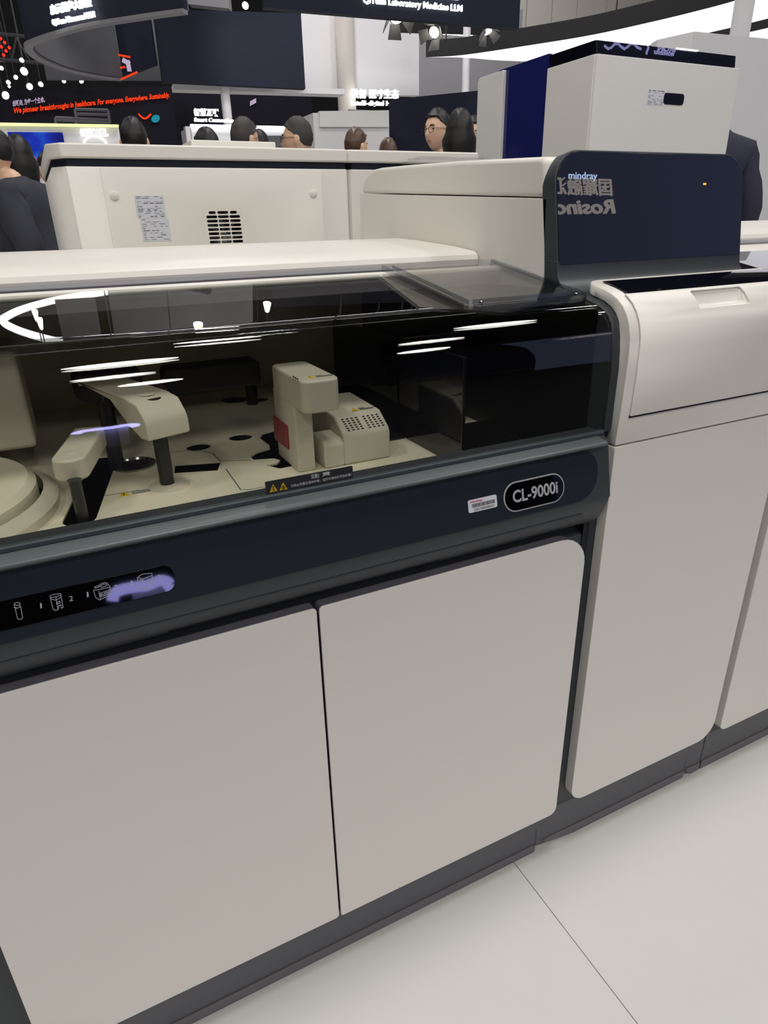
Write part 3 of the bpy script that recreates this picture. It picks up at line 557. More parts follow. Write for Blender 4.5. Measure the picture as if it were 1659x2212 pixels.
# paper data label (two sheets)
def data_label(name, TL, w, h, Yp, parent, rows, seed):
    rnd = random.Random(seed); o = box(name, TL.x, TL.x + w, Yp - .0006, Yp, TL.z - h, TL.z, 'paper', parent)
    bm = bmesh.new(); bg = bmesh.new()
    for r in range(rows):
        z = TL.z - h * (r + .7) / (rows + .4); x = TL.x + w * .06; hh = h / rows * rnd.choice((.18, .22, .34)); dark = r % 4 == 0
        while x < TL.x + w * .9:
            ww = w * rnd.uniform(.05, .25)
            if rnd.random() < .72: add_prism(bm if dark else bg, [(x, z), (min(x + ww, TL.x + w * .95), z), (min(x + ww, TL.x + w * .95), z + hh), (x, z + hh)], 'y', Yp - .0009, Yp - .0006)
            x += ww + w * rnd.uniform(.03, .14)
            if rnd.random() < .12: break
    link('label_print', frombm(bm, 'label_print'), 'ink', o, 0, 2, 0); link('label_print', frombm(bg, 'label_print'), 'inkgrey', o, 0, 2, 0); return o
t = onY(289, 423, YB); b_ = onY(303, 472, YB); r_ = onY(352, 423, YB)
data_label('data_label', t, r_.x - t.x, t.z - b_.z - .001, YB - .003, D, 13, 3); data_label('data_label', Vector((t.x + .006, YB, b_.z)), r_.x - t.x, b_.z - onY(303, 522, YB).z, YB - .003, D, 10, 8)

# ================================================================== TALL ANALYZER (right, back)
YT = 2.2; xt = onY(1288, 115, YT).x; xt1 = onY(1600, 140, YT).x; zt = onY(1288, 115, YT).z
T = tag(empty('tall_analyzer', (2.35, 2.6, 0)), 'tall boxy white analyzer with a dark glass top edge and side glass given a blue reflection', 'analyzer')
box('front_panel', xt + .006, xt1, YT, YT + .02, .0, zt, 'white2', T, .003)
ys1, ys2, ys3 = onX(1183, 137, xt).y, onX(1092, 155, xt).y, onX(1037, 170, xt).y
box('side_panel', xt, xt + .02, YT + .008, ys1, .05, zt, 'white2', T, .003)
box('side_glass', xt + .004, xt + .02, ys1, ys2 + .06, .05, zt + .05, 'bluerefl', T, .001)  # blue base colour stands in for a blue LED mirrored in dark glass
prism('end_panel', rr(ys2, ys3, .05, onX(1060, 162, xt).z, [0, 0, .02, .0], 4), 'x', xt - .012, xt + .012, 'white2', T, .003)
box('body', xt + .012, xt1 - .01, YT + .02, ys3, .05, zt - .002, 'hallmid', T)
zg = onY(1300, 88, YT + .02).z
GT = math.radians(7); GV = Vector((0, math.sin(GT), math.cos(GT))); GN = Vector((0, -math.cos(GT), math.sin(GT))); GO = Vector((xt + .012, YT + .010, zt - .01))
gl = orient_prism('glass_parapet', [(0, 0), (onY(1588, 120, YT + .02).x - GO.x, 0), (onY(1588, 120, YT + .02).x - GO.x, (zg - zt + .01) / GV.z), (0, (zg - zt + .01) / GV.z)], GO, (1, 0, 0), GV, GN, -.008, 0, 'mirrorglass', T, .0006)
box('parapet_return', xt + .008, xt + .016, YT + .02, ys3 - .01, zt - .03, zg, 'tint', gl, .001)
box('parapet_light', onY(1468, 98, YT).x, onY(1515, 100, YT).x, YT + .011, YT + .016, zg, zg + .003, 'led', gl)
p = onY(1435, 200, YT); q = onY(1475, 228, YT)
prism('grip_recess', rr(p.x, q.x, q.z, p.z, .012, 5), 'y', YT - .002, YT + .002, 'blackgloss', T, .001)
p = onY(1400, 193, YT); q = onY(1433, 229, YT); data_label('data_label', p, q.x - p.x, p.z - q.z, YT, T, 9, 5)

# ================================================================== HALL FITTINGS AND BOOTHS
# oval navy ring sign hanging at upper left
RZ = 2.8
rp_ = [(1.55, 6.74), (1.21, 7.08), (.86, 7.47), (.61, 7.86), (.46, 8.15), (.385, 8.36), (.40, 8.62), (.50, 8.96), (.76, 9.40), (1.12, 9.68), (1.36, 9.75)]
def smooth_line(pts, n=6):
    out = []; P = [Vector(p) for p in pts]
    for i in range(len(P) - 1):
        a, b, c, d = P[max(0, i - 1)], P[i], P[i + 1], P[min(len(P) - 1, i + 2)]
        for k in range(n):
            t = k / n; out.append(tuple(.5 * ((2 * b) + (c - a) * t + (2 * a - 5 * b + 4 * c - d) * t * t + (3 * b - a - 3 * c + d) * t ** 3)))
    out.append(tuple(P[-1])); return out
RING = smooth_line(rp_)
R = tag(empty('ring_sign', (1.0, 8.3, RZ)), 'navy oval ring sign hanging overhead with white lit ultrasound lettering', 'hanging sign')
band('ring_band', RING, RZ, RZ + .62, -.05, 'hallnavy2', R)
band('ring_lining', offset_poly(RING, .001), RZ + .001, RZ + .615, .02, 'hallmid', R)
band('ring_lower_edge', RING, RZ - .03, RZ - .001, -.075, 'hallgrey', R)
band('ring_upper_edge', offset_poly(RING[6:26], .10), RZ + .55, RZ + .60, -.09, 'hallgrey', R)
def ringpt(px, py): return onZ(px, py, RZ)
a_, b_ = Vector((.86, 7.47, 0)), Vector((.61, 7.86, 0))
nv = Vector((b_.y - a_.y, -(b_.x - a_.x), 0)).normalized()
pa_, pb_ = onZ(113, 72, RZ), onZ(210, 53, RZ)
U_ = Vector((pb_.x - pa_.x, pb_.y - pa_.y, 0)); N_ = Vector((U_.y, -U_.x, 0)).normalized(); O_ = pa_ + N_ * .10
h_ = lambda px, py: onP(px, py, O_, N_)
def up_from(p, px, py): q = h_(px, py); return Vector((p.x, p.y, q.z))
l = h_(113, 33); text('ring_lettering', '启元超声大模型', l, Vector((h_(200, 13).x, h_(200, 13).y, l.z)), up_from(l, 112, 11), 'ledtext', R, bold=.015, depth=.02)
l = h_(117, 58); text('ring_lettering', 'QiYuan Ultrasound LLM', l, Vector((h_(207, 38).x, h_(207, 38).y, l.z)), up_from(l, 114, 43), 'ledtext', R, bold=.015, depth=.02)
for px in (130, 300): p = onZ(px, 40, RZ); tube('hanging_wire', [(p.x, p.y + .2, RZ + .6), (p.x, p.y + .2, 9)], .008, 'truss', R, 5)
# dark screens behind the ring
tag(board('hanging_screen', (330, 20, 175, 9.8), (650, 28, 191, 9.6), .12, 'hallnavy2'), 'large dark hanging board to the right of the ring sign', 'hanging board')
tag(board('banner_strip', (246, 40, 166, 9.9), (322, 30, 138, 9.7), .06, 'hallnavy'), 'narrow dark hanging panel between ring sign and large dark board', 'hanging board')
tag(board('dark_backing', (60, -40, 170, 10.6), (330, -40, 172, 10.6), .05, 'hallmid'), 'grey curved backing board seen inside the ring sign', 'hanging board')
bs = tag(board('white_beam', (374, 180, 193, 10.4), (745, 192, 204, 10.2), .25, 'hallwhite'), 'long white beam running under the large dark hanging board', 'beam')
# laboratory medicine fascia, upper centre
fa, fb = onZ(571, 16, 2.75), onZ(1121, 62, 2.75); U_ = Vector((fb.x - fa.x, fb.y - fa.y, 0)); Lf = U_.length; U_.normalize(); N_ = Vector((U_.y, -U_.x, 0))
G = tag(empty('fascia_sign', (fa + fb) / 2), 'dark overhead fascia with white lit laboratory medicine lettering', 'hanging sign')
orient_prism('fascia_panel', [(0, 2.75), (Lf, 2.75), (Lf, 3.4), (0, 3.4)], (fa.x, fa.y, 0), U_, (0, 0, 1), N_, 0, -.08, 'hallnavy', G)
O_ = fa + N_ * .01; l, r_ = onP(784, 11, O_, N_), onP(997, 31, O_, N_); hgt = onP(784, -8, O_, N_).z - l.z
text('fascia_lettering', 'QiYuan Laboratory Medicine LLM', l, Vector((r_.x, r_.y, l.z - .00)) if abs(r_.z - l.z) < .03 else r_, l + Vector((0, 0, hgt)), 'ledtext', G, bold=.012, depth=.02)
l = onP(790, -14, O_, N_); r_ = onP(990, 2, O_, N_); text('fascia_heading', '启元检验大模型', l, r_, l + Vector((0, 0, hgt * 1.6)), 'ledtext', G, bold=.012, depth=.02)
for k in (.3, .7): p = fa + U_ * Lf * k; tube('hanging_rod', [(p.x, p.y, 3.3), (p.x, p.y, 9)], .012, 'truss', G, 6)
# wedge of dark truss box under the fascia
tag(board('truss_box', (880, 27, 50, 9.4), (1110, 50, 58, 9.2), .5, 'halldark'), 'black lighting truss box below the overhead fascia', 'truss')
bt = bpy.data.objects['truss_box']; p = onY(1000, 45, 9.5); tube('truss_hanger', [(p.x, 9.6, p.z), (p.x, 9.6, 9)], .02, 'truss', bt, 5)
bs_ = bpy.data.objects['banner_strip']
strokes('red_mirrored_line', [[onY(257, 119, 9.6), onY(280, 123, 9.6)], [onY(261, 146, 9.6), onY(269, 145, 9.6)], [onY(262, 171, 9.6), onY(296, 156, 9.6)]], .02, 'redtext', bs_)  # glowing strokes stand for red LED light mirrored in the dark panel
p = onY(290, 60, 9.8); tube('hanging_wire', [(p.x, 9.84, p.z), (p.x, 9.84, 9)], .008, 'truss', bs_, 5)
strokes('white_mirrored_mark', [[onY(268, 131, 9.6), onY(277, 136, 9.6)], [onY(276, 134, 9.6), onY(279, 150, 9.6)]], .05, 'lilactext', bs_)  # white blob of the same reflection, drawn as a glowing mark
tag(board('pale_soffit', (402, -30, 8, 12.5), (490, -30, 18, 12.2), .2, 'hallgrey'), 'pale soffit panel high between the ring sign and the fascia', 'ceiling panel')
p = onY(530, 12, 12); o_ = tag(lathe('bulkhead_lamp', [(.03, -.02), (.05, 0), (.03, .03)], p, 'ledwarm', None, 12, 'y'), 'single bright lamp between the pale soffit and the fascia', 'lamp'); tube('lamp_cable', [(p.x, p.y + .01, p.z + .03), (p.x, p.y + .01, 9)], .006, 'truss', o_, 4)
# tall pale pillar screens
tag(board('pillar_banner', (648, 15, 203, 11.0), (754, 18, 204, 11.0), .15, 'hallwhite'), 'tall pale white wall panel left of the pillar', 'wall panel')
tag(board('pillar_banner', (757, 18, 205, 11.1), (905, 30, 206, 11.1), .15, 'hallwhite'), 'wide pale white wall panel behind the lit ecology lettering', 'wall panel')
tag(prism('round_pillar', [(onY(742, 100, 10.9).x + .14 * math.cos(2 * math.pi * k / 24), 10.85 + .14 * math.sin(2 * math.pi * k / 24)) for k in range(24)], 'z', 0, 4.2, 'creamwall'), 'pale round pillar between the two tall white wall panels', 'pillar')
eb = tag(empty('lit_lettering', onY(800, 215, 10.6)), 'white glowing ecology lettering hung in front of the pale wall panel', 'lit sign')
p = onY(757, 236, 10.6); orient_prism('lettering_rail', [(-.02, -.02), (1.25, -.02), (1.25, 0), (-.02, 0)], p, (1, 0, 0), (0, 0, 1), (0, -1, 0), -.05, 0, 'hallgrey', eb)
ptext('lettering', '数智 医疗生态', (758, 213), (860, 214), (758, 192), 10.6, 'ledtext', eb, bold=.02, depth=.03)
ptext('lettering', 'Intelli-digital H', (758, 231), (842, 232), (758, 217), 10.6, 'ledtext', eb, bold=.02, depth=.03)
for f_ in (.1, 1.1): tube('lettering_post', [(p.x + f_, 10.63, 0), (p.x + f_, 10.63, p.z)], .02, 'hallgrey', eb, 6)
# grey hall wall behind and poles
tag(board('grey_wall', (890, 30, 330, 14.5), (1130, 20, 330, 14.5), .1, 'hallgrey'), 'plain grey far wall behind the luminous canopy', 'wall')
def pole(label, px, py0, Y, r, z1, m='hallwhite', grp=None):
    p = onY(px, py0, Y); return tag(lathe('post', [(r, 0), (r, z1)], (p.x, p.y, 0), m, None, 20), label, 'post')
pole('slim white post below the luminous canopy edge', 1006, 180, 8.9, .05, 3.6); pole('white post standing behind the smart lettering', 489, 230, 9.9, .06, 2.78)
pole('thick white column rising at upper right', 1603, 40, 4.5, .075, 4.6)
tl = tag(empty('tube_lights', onY(1000, 70, 11.5)), 'angled white tube lights under the overhead truss', 'lamp')
for k, (a, b) in enumerate((((904, 65), (930, 67)), ((957, 70), (1004, 73)), ((1011, 75), (1050, 61)), ((1054, 62), (1066, 57)))):
    tube('light_tube', [onY(*a, 11.5), onY(*b, 11.5)], .03, 'led', tl, 8)
tube('tube_rail', [onY(900, 60, 11.55), onY(1004, 68, 11.55), onY(1070, 52, 11.55)], .05, 'truss', tl, 6)
for a in (920, 1040): p = onY(a, 55, 11.55); tube('tube_hanger', [p, (p.x, p.y, 9)], .012, 'truss', tl, 5)
# navy partition behind the talking pair
tag(board('navy_partition', (840, 215, 420, 6.9), (1040, 195, 420, 6.3), .08, 'hallnavy'), 'dark navy partition behind the man and woman talking', 'partition')
# white booth block
wb = tag(empty('white_booth', onY(760, 300, 6.4)), 'white booth counter block behind the brown haired woman', 'booth')
board('booth_wall', (676, 244, 760, 6.5), (840, 240, 755, 6.5), .5, 'hallwhite', wb); board('booth_header', (690, 240, 274, 6.48), (840, 238, 274, 6.48), .04, 'white2', wb)
# LED wall far left with lettering
lw = tag(empty('led_wall', onY(180, 250, 15)), 'huge dark LED wall with red and lilac slogan lettering', 'screen')
board('led_panel', (-60, 193, 330, 15.0), (370, 186, 330, 15.0), .2, 'ledoff', lw)
board('led_panel', (372, 200, 330, 15.6), (672, 200, 330, 15.6), .2, 'ledoff', lw)
def slog(name, s, a, b, hpx, Y, m, parent, **k):
    l, r_ = onY(*a, Y), onY(*b, Y); u = onY(a[0], a[1] - hpx, Y); return text(name, s, l, r_, u, m, parent, **k)
slog('red_slogan', 'We pioneer breakthroughs in healthcare. For everyone. Everywhere. Sustainably.', (29, 249), (366, 214), 16, 14.95, 'redtext', lw, bold=.03, depth=.01)
slog('lilac_slogan', '创新向, 为每一个生命。', (27, 231), (97, 222), 14, 14.95, 'lilactext', lw, bold=.02, depth=.01)
slog('teal_mark', '●', (327, 266), (345, 264), 17, 14.95, 'tealtext', lw, depth=.01)
strokes('red_curve', [[onY(300 + k * 3.6, 247 + 9 * math.sin(k / 7 * math.pi), 14.94) for k in range(8)]], .03, 'redtext', lw)
slog('lilac_mark', '=', (540, 229), (553, 222), 10, 15.55, 'lilactext', lw, bold=.06, depth=.01)
# lamp rack: metal ladder frame above the white counter
fr_ = tag(empty('metal_rack', onY(200, 260, 11.8)), 'light metal ladder frame above the white counter with blue screen', 'rack')
def bar(px0, py0, px1, py1, Y, r=.022): tube('rack_bar', [onY(px0, py0, Y), onY(px1, py1, Y)], r, 'hallgrey', fr_, 6)
for a in ((120, 254, 236, 260), (120, 259, 236, 265), (162, 236, 233, 238), (164, 246, 234, 248), (162, 236, 167, 262), (233, 238, 237, 266), (120, 254, 122, 290)): bar(*a, 11.8)
tube('rack_post', [onY(165, 262, 11.8), (onY(165, 262, 11.8).x, 11.8, 0)], .03, 'hallgrey', fr_, 6)
# white counter with the blue screen
wc = tag(empty('booth_counter', onY(120, 300, 8.5)), 'white booth counter with lime edge light, blue screen and lit heading', 'booth')
board('counter_front', (-40, 268, 620, 8.5), (256, 274, 620, 8.5), .7, 'hallwhite', wc)
board('edge_light', (-40, 264, 270, 8.46), (256, 269, 274, 8.46), .04, 'lime', wc)
bl = board('blue_screen', (16, 285, 380, 8.47), (135, 286, 380, 8.47), .02, 'tint', wc)
m_ = bpy.data.materials.new('nebula_picture'); m_.use_nodes = True; nt = m_.node_tree; nt.nodes.clear(); o_ = nt.nodes.new('ShaderNodeOutputMaterial'); e_ = nt.nodes.new('ShaderNodeEmission'); cr = nt.nodes.new('ShaderNodeValToRGB'); nz = nt.nodes.new('ShaderNodeTexNoise'); tc_ = nt.nodes.new('ShaderNodeTexCoord')
nz.inputs['Scale'].default_value = 2.6; nz.inputs['Detail'].default_value = 5; cr.color_ramp.elements[0].position = .35; cr.color_ramp.elements[0].color = (*lin((26, 26, 90)), 1); cr.color_ramp.elements[1].position = .72; cr.color_ramp.elements[1].color = (*lin((50, 130, 220)), 1)
x_ = cr.color_ramp.elements.new(.52); x_.color = (*lin((30, 52, 170)), 1)
for a, b in ((tc_.outputs['Object'], nz.inputs['Vector']), (nz.outputs['Fac'], cr.inputs['Fac']), (cr.outputs['Color'], e_.inputs['Color']), (e_.outputs[0], o_.inputs[0])): nt.links.new(a, b)
bl.data.materials.clear(); bl.data.materials.append(m_)
slog('counter_heading', '启元重症大模型', (172, 289), (229, 289), 12, 8.45, 'ledsoft', wc, bold=.03, depth=.01); slog('counter_heading', 'QiYuan Critical Care LLM', (174, 296), (234, 296), 7, 8.45, 'ledsoft', wc, bold=.03, depth=.01)
c_ = onY(207, 316, 8.45); tube('light_arc', [c_ + Vector((.115 * math.cos(a), 0, .095 * math.sin(a))) for a in [math.pi * k / 14 for k in range(15)]], .012, 'ledsoft', wc, 8)
board('low_edge_light', (105, 479, 485, 8.44), (140, 479, 485, 8.44), .03, 'lime', wc)
# second counter with smart lettering
sc_ = tag(empty('smart_counter', onY(540, 290, 8.9)), 'low white booth counter with glowing smart lettering above it', 'booth')
board('counter_front', (412, 271, 750, 8.9), (672, 276, 740, 8.9), .6, 'hallwhite', sc_); board('edge_light', (412, 268, 275, 8.86), (672, 274, 279, 8.86), .04, 'led', sc_)
board('dark_recess', (560, 293, 420, 8.87), (676, 293, 420, 8.87), .02, 'hallmid', sc_); board('side_post', (400, 273, 420, 8.85), (410, 273, 420, 8.85), .1, 'hallwhite', sc_)
slog('smart_lettering', '智慧互联', (418, 251), (472, 252), 17, 8.9, 'ledtext', sc_, bold=.04, depth=.02); slog('smart_lettering', 'Smart Connection', (419, 263), (504, 265), 9, 8.9, 'ledtext', sc_, bold=.04, depth=.02)
# luminous canopies, upper right
def canopy(name, label, near, far, zc, rim):
    root = tag(empty(name, (near[len(near) // 2][0], near[len(near) // 2][1], zc)), label, 'ceiling light')
    prism('light_panel', near + far[::-1], 'z', zc, zc + .02, 'canopy', root, 0, 2, 0)
    band('dark_rim', near, zc - .012, zc + rim, .04, 'halldark', root); prism('canopy_top', near + far[::-1], 'z', zc + .021, zc + .05, 'halldark', root, 0, 2, 0)
    for k in (1, len(near) // 2): tube('canopy_wire', [(near[k][0] + .2, near[k][1], zc + .05), (near[k][0] + .2, near[k][1], 9)], .01, 'truss', root, 5)
    return root
nr = smooth_line([(4.80, 8.42), (5.17, 8.16), (5.62, 7.50), (6.00, 6.86), (6.22, 6.24), (6.35, 5.75), (6.42, 5.3), (6.42, 4.5), (6.2, 3.4), (5.7, 2.4)], 4)
fr2 = smooth_line([(4.86, 8.46), (5.30, 8.33), (5.85, 8.30), (6.50, 8.10), (6.9, 7.5), (7.1, 6.9), (7.25, 6.31), (7.35, 5.69), (7.4, 4.5), (7.1, 3.0)], 4)
canopy('luminous_canopy', 'long curved luminous ceiling strip with a dark rim at upper right', nr, fr2, 3.0, .16)
nr2 = smooth_line([(7.2, 8.2), (7.5, 7.4), (7.75, 6.6), (7.9, 5.8), (7.95, 4.8), (7.8, 3.6)], 4); fr3 = smooth_line([(9.8, 9.2), (10.0, 8.4), (10.1, 7.4), (10.1, 6.2), (10.1, 5.0), (9.8, 4.0)], 4)
canopy('luminous_canopy', 'second luminous ceiling field beyond the curved strip', nr2, fr3, 3.05, .2)
# cream wall panels, upper right
cw = tag(empty('panel_wall', onY(1230, 60, 16)), 'cream panelled wall high above the luminous canopy', 'wall')
edges = [1062, 1142, 1198, 1253, 1318, 1395, 1480, 1570]
for a, b in zip(edges, edges[1:]): board('wall_panel', (a + 1.2, -60, 210, 16), (b - 1.2, -60, 210, 16), .05, 'creamwall', cw)
board('panel_backing', (1060, -60, 210, 16.06), (1572, -60, 210, 16.06), .05, 'halldark', cw)
# pale wall at the right edge
rw = tag(empty('side_partition', onY(1620, 300, 3.9)), 'pale bluish white partition wall at the right behind the tall analyzer', 'partition')
board('partition_wall', (1420, 86, 520, 4.0), (1500, 68, 520, 3.9), .1, 'hallwhite', rw); board('partition_wall', (1500.5, 68, 700, 3.9), (1760, 94, 700, 3.8), .1, 'hallwhite', rw)
# spotlights
def spotlight(px, py, Y, aim, size, label, grp, lens='ledwarm', doors=True, group=True):
    p = onY(px, py, Y); aim = Vector(aim).normalized(); root = tag(empty('spotlight', p), label, 'spotlight', grp if group else None)
    s = aim.cross(Vector((0, 0, 1))); s = s.normalized() if s.length > .01 else Vector((1, 0, 0)); w = s.cross(aim)
    tube('lamp_can', [p - aim * size * 1.6, p - aim * size * .2, p], [size * .55, size * .8, size], 'halldark' if doors else 'truss', root, 12)
    tube('lamp_lens', [p - aim * size * .05, p + aim * size * .12], [size * .86, size * .8], lens, root, 12)
    if doors:
        for k, (u, v) in enumerate(((s, w), (-s, w), (w, s), (-w, s))):
            q = [p + u * size - v * size * .7, p + u * size + v * size * .7, p + u * size * 2.0 + v * size * 1.0 + aim * size * 1.5, p + u * size * 2.0 - v * size * 1.0 + aim * size * 1.5]
            bm = bmesh.new(); A_ = [bm.verts.new(x) for x in q]; B_ = [bm.verts.new(x + (aim - u * .6).normalized() * -.006) for x in q]; bm.faces.new(A_); bm.faces.new(B_[::-1])
            for i in range(4): bm.faces.new((A_[i], B_[i], B_[(i + 1) % 4], A_[(i + 1) % 4]))
            link('barn_door', frombm(bm, 'barn_door'), 'hallmid', root, 0, 2, 0)
    tube('lamp_yoke', [p - aim * size, (p.x - aim.x * size, p.y - aim.y * size, 9)], size * .09, 'truss', root, 5)
    return root
spotlight(857, 40, 6.9, (-.1, -.55, -1), .07, 'spotlight with black barn doors in front of the pale wall panel', None)
spotlight(938, 70, 7.2, (-.7, -.45, -.5), .065, 'spotlight turned sideways with pale barn doors beside the grey wall', None)
spotlight(1053, 68, 7.6, (.1, -.5, -1), .06, 'spotlight with barn doors just above the luminous canopy tip', None)
tr_ = tag(empty('lighting_truss', (-1.5, 13.5, 5.6)), 'dark lighting truss with lamps at upper left behind the ring sign', 'truss')
p0, p1 = onY(-60, 120, 14), onY(260, 150, 14)
for dz_ in (0, .35): tube('truss_chord', [(p0.x, 14.1, p0.z + dz_), (p1.x, 14.1, p1.z + dz_)], .03, 'truss', tr_, 6)
for k in range(9):
    f_ = k / 8; x = p0.x + (p1.x - p0.x) * f_; z = p0.z + (p1.z - p0.z) * f_; tube('truss_strut', [(x, 14.1, z), (x + .15 * (-1) ** k, 14.1, z + .35)], .016, 'truss', tr_, 5)
tube('truss_hanger', [(p0.x + 1, 14.1, p0.z + .3), (p0.x + 1, 14.1, 9)], .02, 'truss', tr_, 5)
spots = [(47, 130, .05), (52, 154, .085), (34, 167, .05), (18, 178, .05), (64, 187, .075), (88, 182, .06), (12, 206, .09), (178, 163, .07), (176, 175, .06), (70, 107, .06), (117, 151, .05), (138, 175, .05), (3, 147, .05), (20, 187, .035)]
names = ['small bright lamp at the upper end of the lamp row under the ring', 'biggest round bright lamp below the ring sign tip', 'small bright lamp just left of the biggest round lamp', 'small bright lamp near the left picture edge', 'cluster lamp above the lilac slogan', 'bright double lamp right of the cluster lamp', 'large bright lamp at the left edge above the slogan', 'bright lamp tucked under the ring sign lower rim', 'lower lamp of the pair under the ring sign rim', 'lamp at the ring sign tip', 'dim lamp directly below the ring sign curve', 'dim lamp between the double lamp and the rim pair', 'lamp cut by the left picture edge below the red lamps', 'tiny lamp beneath the small left edge lamp']
for i_, ((px, py, s_), nm) in enumerate(zip(spots, names)):
    spotlight(px, py, 12.9 + .11 * i_, (random.uniform(-.3, .5), -.8, random.uniform(-.7, -.2)), s_ * .72, nm, 'lamps on the far truss', 'ledwarm', False)
for i_, ((px, py), nm) in enumerate(zip(((1, 83), (10, 92), (3, 101), (20, 103), (13, 110), (8, 119)), ('topmost', 'second', 'third', 'rightmost', 'fifth', 'lowest'))):
    p = onY(px, py, 12.2 + .13 * i_); o_ = tag(lathe('red_lamp', [(.016, -.02), (.021, 0), (.016, .03)], p, 'ledred', None, 10, 'y'), nm + ' of the six red lamps at the upper left picture edge', 'lamp', 'red lamps at upper left')
    tube('lamp_cable', [(p.x, p.y + .01, p.z + .03), (p.x, p.y + .01, 9)], .004, 'truss', o_, 4)
# ---- lit things behind and above the photographer that the glossy faces mirror
def refl(px, py, O, N, Q, K):
    """where the mirrored view ray through a pixel, bounced at plane (O, N), meets plane (Q, K)"""
    N = Vector(N).normalized(); K = Vector(K); p = onP(px, py, O, N); d = ray(px, py).normalized(); d = d - N * 2 * d.dot(N); return p + d * ((Vector(Q) - p).dot(K) / d.dot(K))
# sign board mirrored in the display
ro = lambda px, py: refl(px, py, DO, DN, (0, -7.5, 0), (0, 1, 0))
c4 = [ro(1190, 345), ro(1620, 345), ro(1190, 575), ro(1620, 575)]; x0, x1 = min(p.x for p in c4), max(p.x for p in c4); z0, z1 = max(.6, min(p.z for p in c4)), max(p.z for p in c4)
ES = tag(empty('exhibitor_sign', ((x0 + x1) / 2, -7.6, z0)), 'blue lit exhibitor wall with white name lettering mirrored in the display', 'lit sign')
bz = glow('blue_wall_picture', (128, 136, 178), 1.1); box('sign_wall', x0 - .6, x1 + .3, -7.75, -7.56, 0, z1 + .1, bz, ES)
text('sign_lettering', '国耀融汇', ro(1321, 424), ro(1192, 421), ro(1318, 387), 'signgrey', ES, bold=.0, depth=.03)
text('sign_lettering', 'Rosino', ro(1328, 462), ro(1197, 464), ro(1322, 432), 'signgrey', ES, bold=.02, depth=.03)
# sign mirrored in the glass parapet of the tall analyzer
ri = lambda px, py: refl(px, py, GO, GN, (0, -9, 0), (0, 1, 0))
IS = tag(empty('iron_sign', ri(1440, 105)), 'lilac lit technology sign mirrored in the dark glass of the tall analyzer', 'lit sign')
text('iron_lettering', 'IRON', ri(1457, 113), ri(1419, 112), ri(1460, 99), 'lilac', IS, bold=.02, depth=.03); text('iron_lettering', 'TECHNOLOGY', ri(1455, 122), ri(1411, 117), ri(1456, 115), 'lilac', IS, depth=.03)
strokes('sign_swirl', [[ri(1306 + k * 7, 100 + 6 * math.sin(k * 1.3)) for k in range(12)], [ri(1398 + 2 * math.sin(k), 96 + k * 4) for k in range(6)], [ri(1472 + k * 3, 108 - (k - 2) ** 2) for k in range(5)]], .05, 'lilac', IS, N=Vector((0, 1, 0)), th=.02)
q = ri(1440, 118); box('sign_post', q.x - .03, q.x + .03, -9.25, -9.15, 0, ri(1440, 90).z, 'hallgrey', IS); q1, q2 = ri(1300, 100), ri(1480, 100); box('sign_rail', min(q1.x, q2.x), max(q1.x, q2.x), -9.15, -9.05, q.z, q.z + .12, 'hallnavy', IS)
# ring lamp overhead, mirrored in the sloping glass hood
HN = Vector((0, -(1.0715 - 1.0425), .968 - .773)).normalized(); rh = lambda px, py, z: refl(px, py, (0, .773, 1.0425), HN, (0, 0, z), (0, 0, 1))
arc = [rh(px, py, 5.0) for px, py in ((420, 612), (340, 619), (260, 628), (200, 636), (150, 643), (95, 655), (45, 670), (14, 685), (6, 692), (14, 702), (50, 718), (110, 735), (180, 749), (245, 757), (320, 768), (400, 780))]
cx_ = max(p.x for p in arc) + 2.2; far_ = [Vector((2 * cx_ - p.x, p.y, p.z)) for p in arc[::-1]]
sm_ = smooth_line([tuple(p) for p in arc] + [tuple(p) for p in far_[1:]], 4)
RL = tag(empty('ring_lamp', (cx_, sum(p.y for p in arc) / len(arc), 5.0)), 'large hanging oval ring lamp mirrored in the glass hood', 'lamp')
tube('ring_tube', sm_, .05, 'led', RL, 8)
for k in (0, len(arc) - 1): tube('ring_wire', [arc[k], (arc[k].x, arc[k].y, 9)], .01, 'truss', RL, 5)
ry = lambda px, py, y: refl(px, py, (0, .773, 1.0425), HN, (0, y, 0), (0, 1, 0))
for (a0, a1, b0, b1), nm in (((118, 222, 648, 742), 'narrow pale ceiling banner mirrored in the glass hood'), ((232, 545, 628, 728), 'wide pale ceiling banner mirrored in the glass hood')):
    p_, q_ = ry(a0, b0, 8.6), ry(a1, b1, 8.6); o_ = tag(box('ceiling_banner', p_.x, q_.x, 8.55, 8.6, min(p_.z, q_.z), max(p_.z, q_.z), 'hallmid'), nm, 'banner')
    tube('banner_wire', [((p_.x + q_.x) / 2, 8.58, max(p_.z, q_.z)), ((p_.x + q_.x) / 2, 8.58, 9)], .01, 'truss', o_, 5)
for (px, py, r_), nm in zip(((428, 700, .06), (577, 655, .05), (75, 672, .03), (85, 689, .03)), ('round', 'tall', 'upper left', 'lower left')):
    p_ = ry(px, py, 8.2 if 'lower' not in nm else 7.7); o_ = tag(lathe('pendant_lamp', [(r_ * .5, .12), (r_, .02), (r_, 0)], p_, 'ledwarm', None, 14), nm + ' pendant lamp mirrored in the glass hood', 'lamp', 'pendant lamps')
    tube('pendant_cable', [p_ + Vector((0, 0, .12)), (p_.x, p_.y, 9)], .006, 'truss', o_, 4)
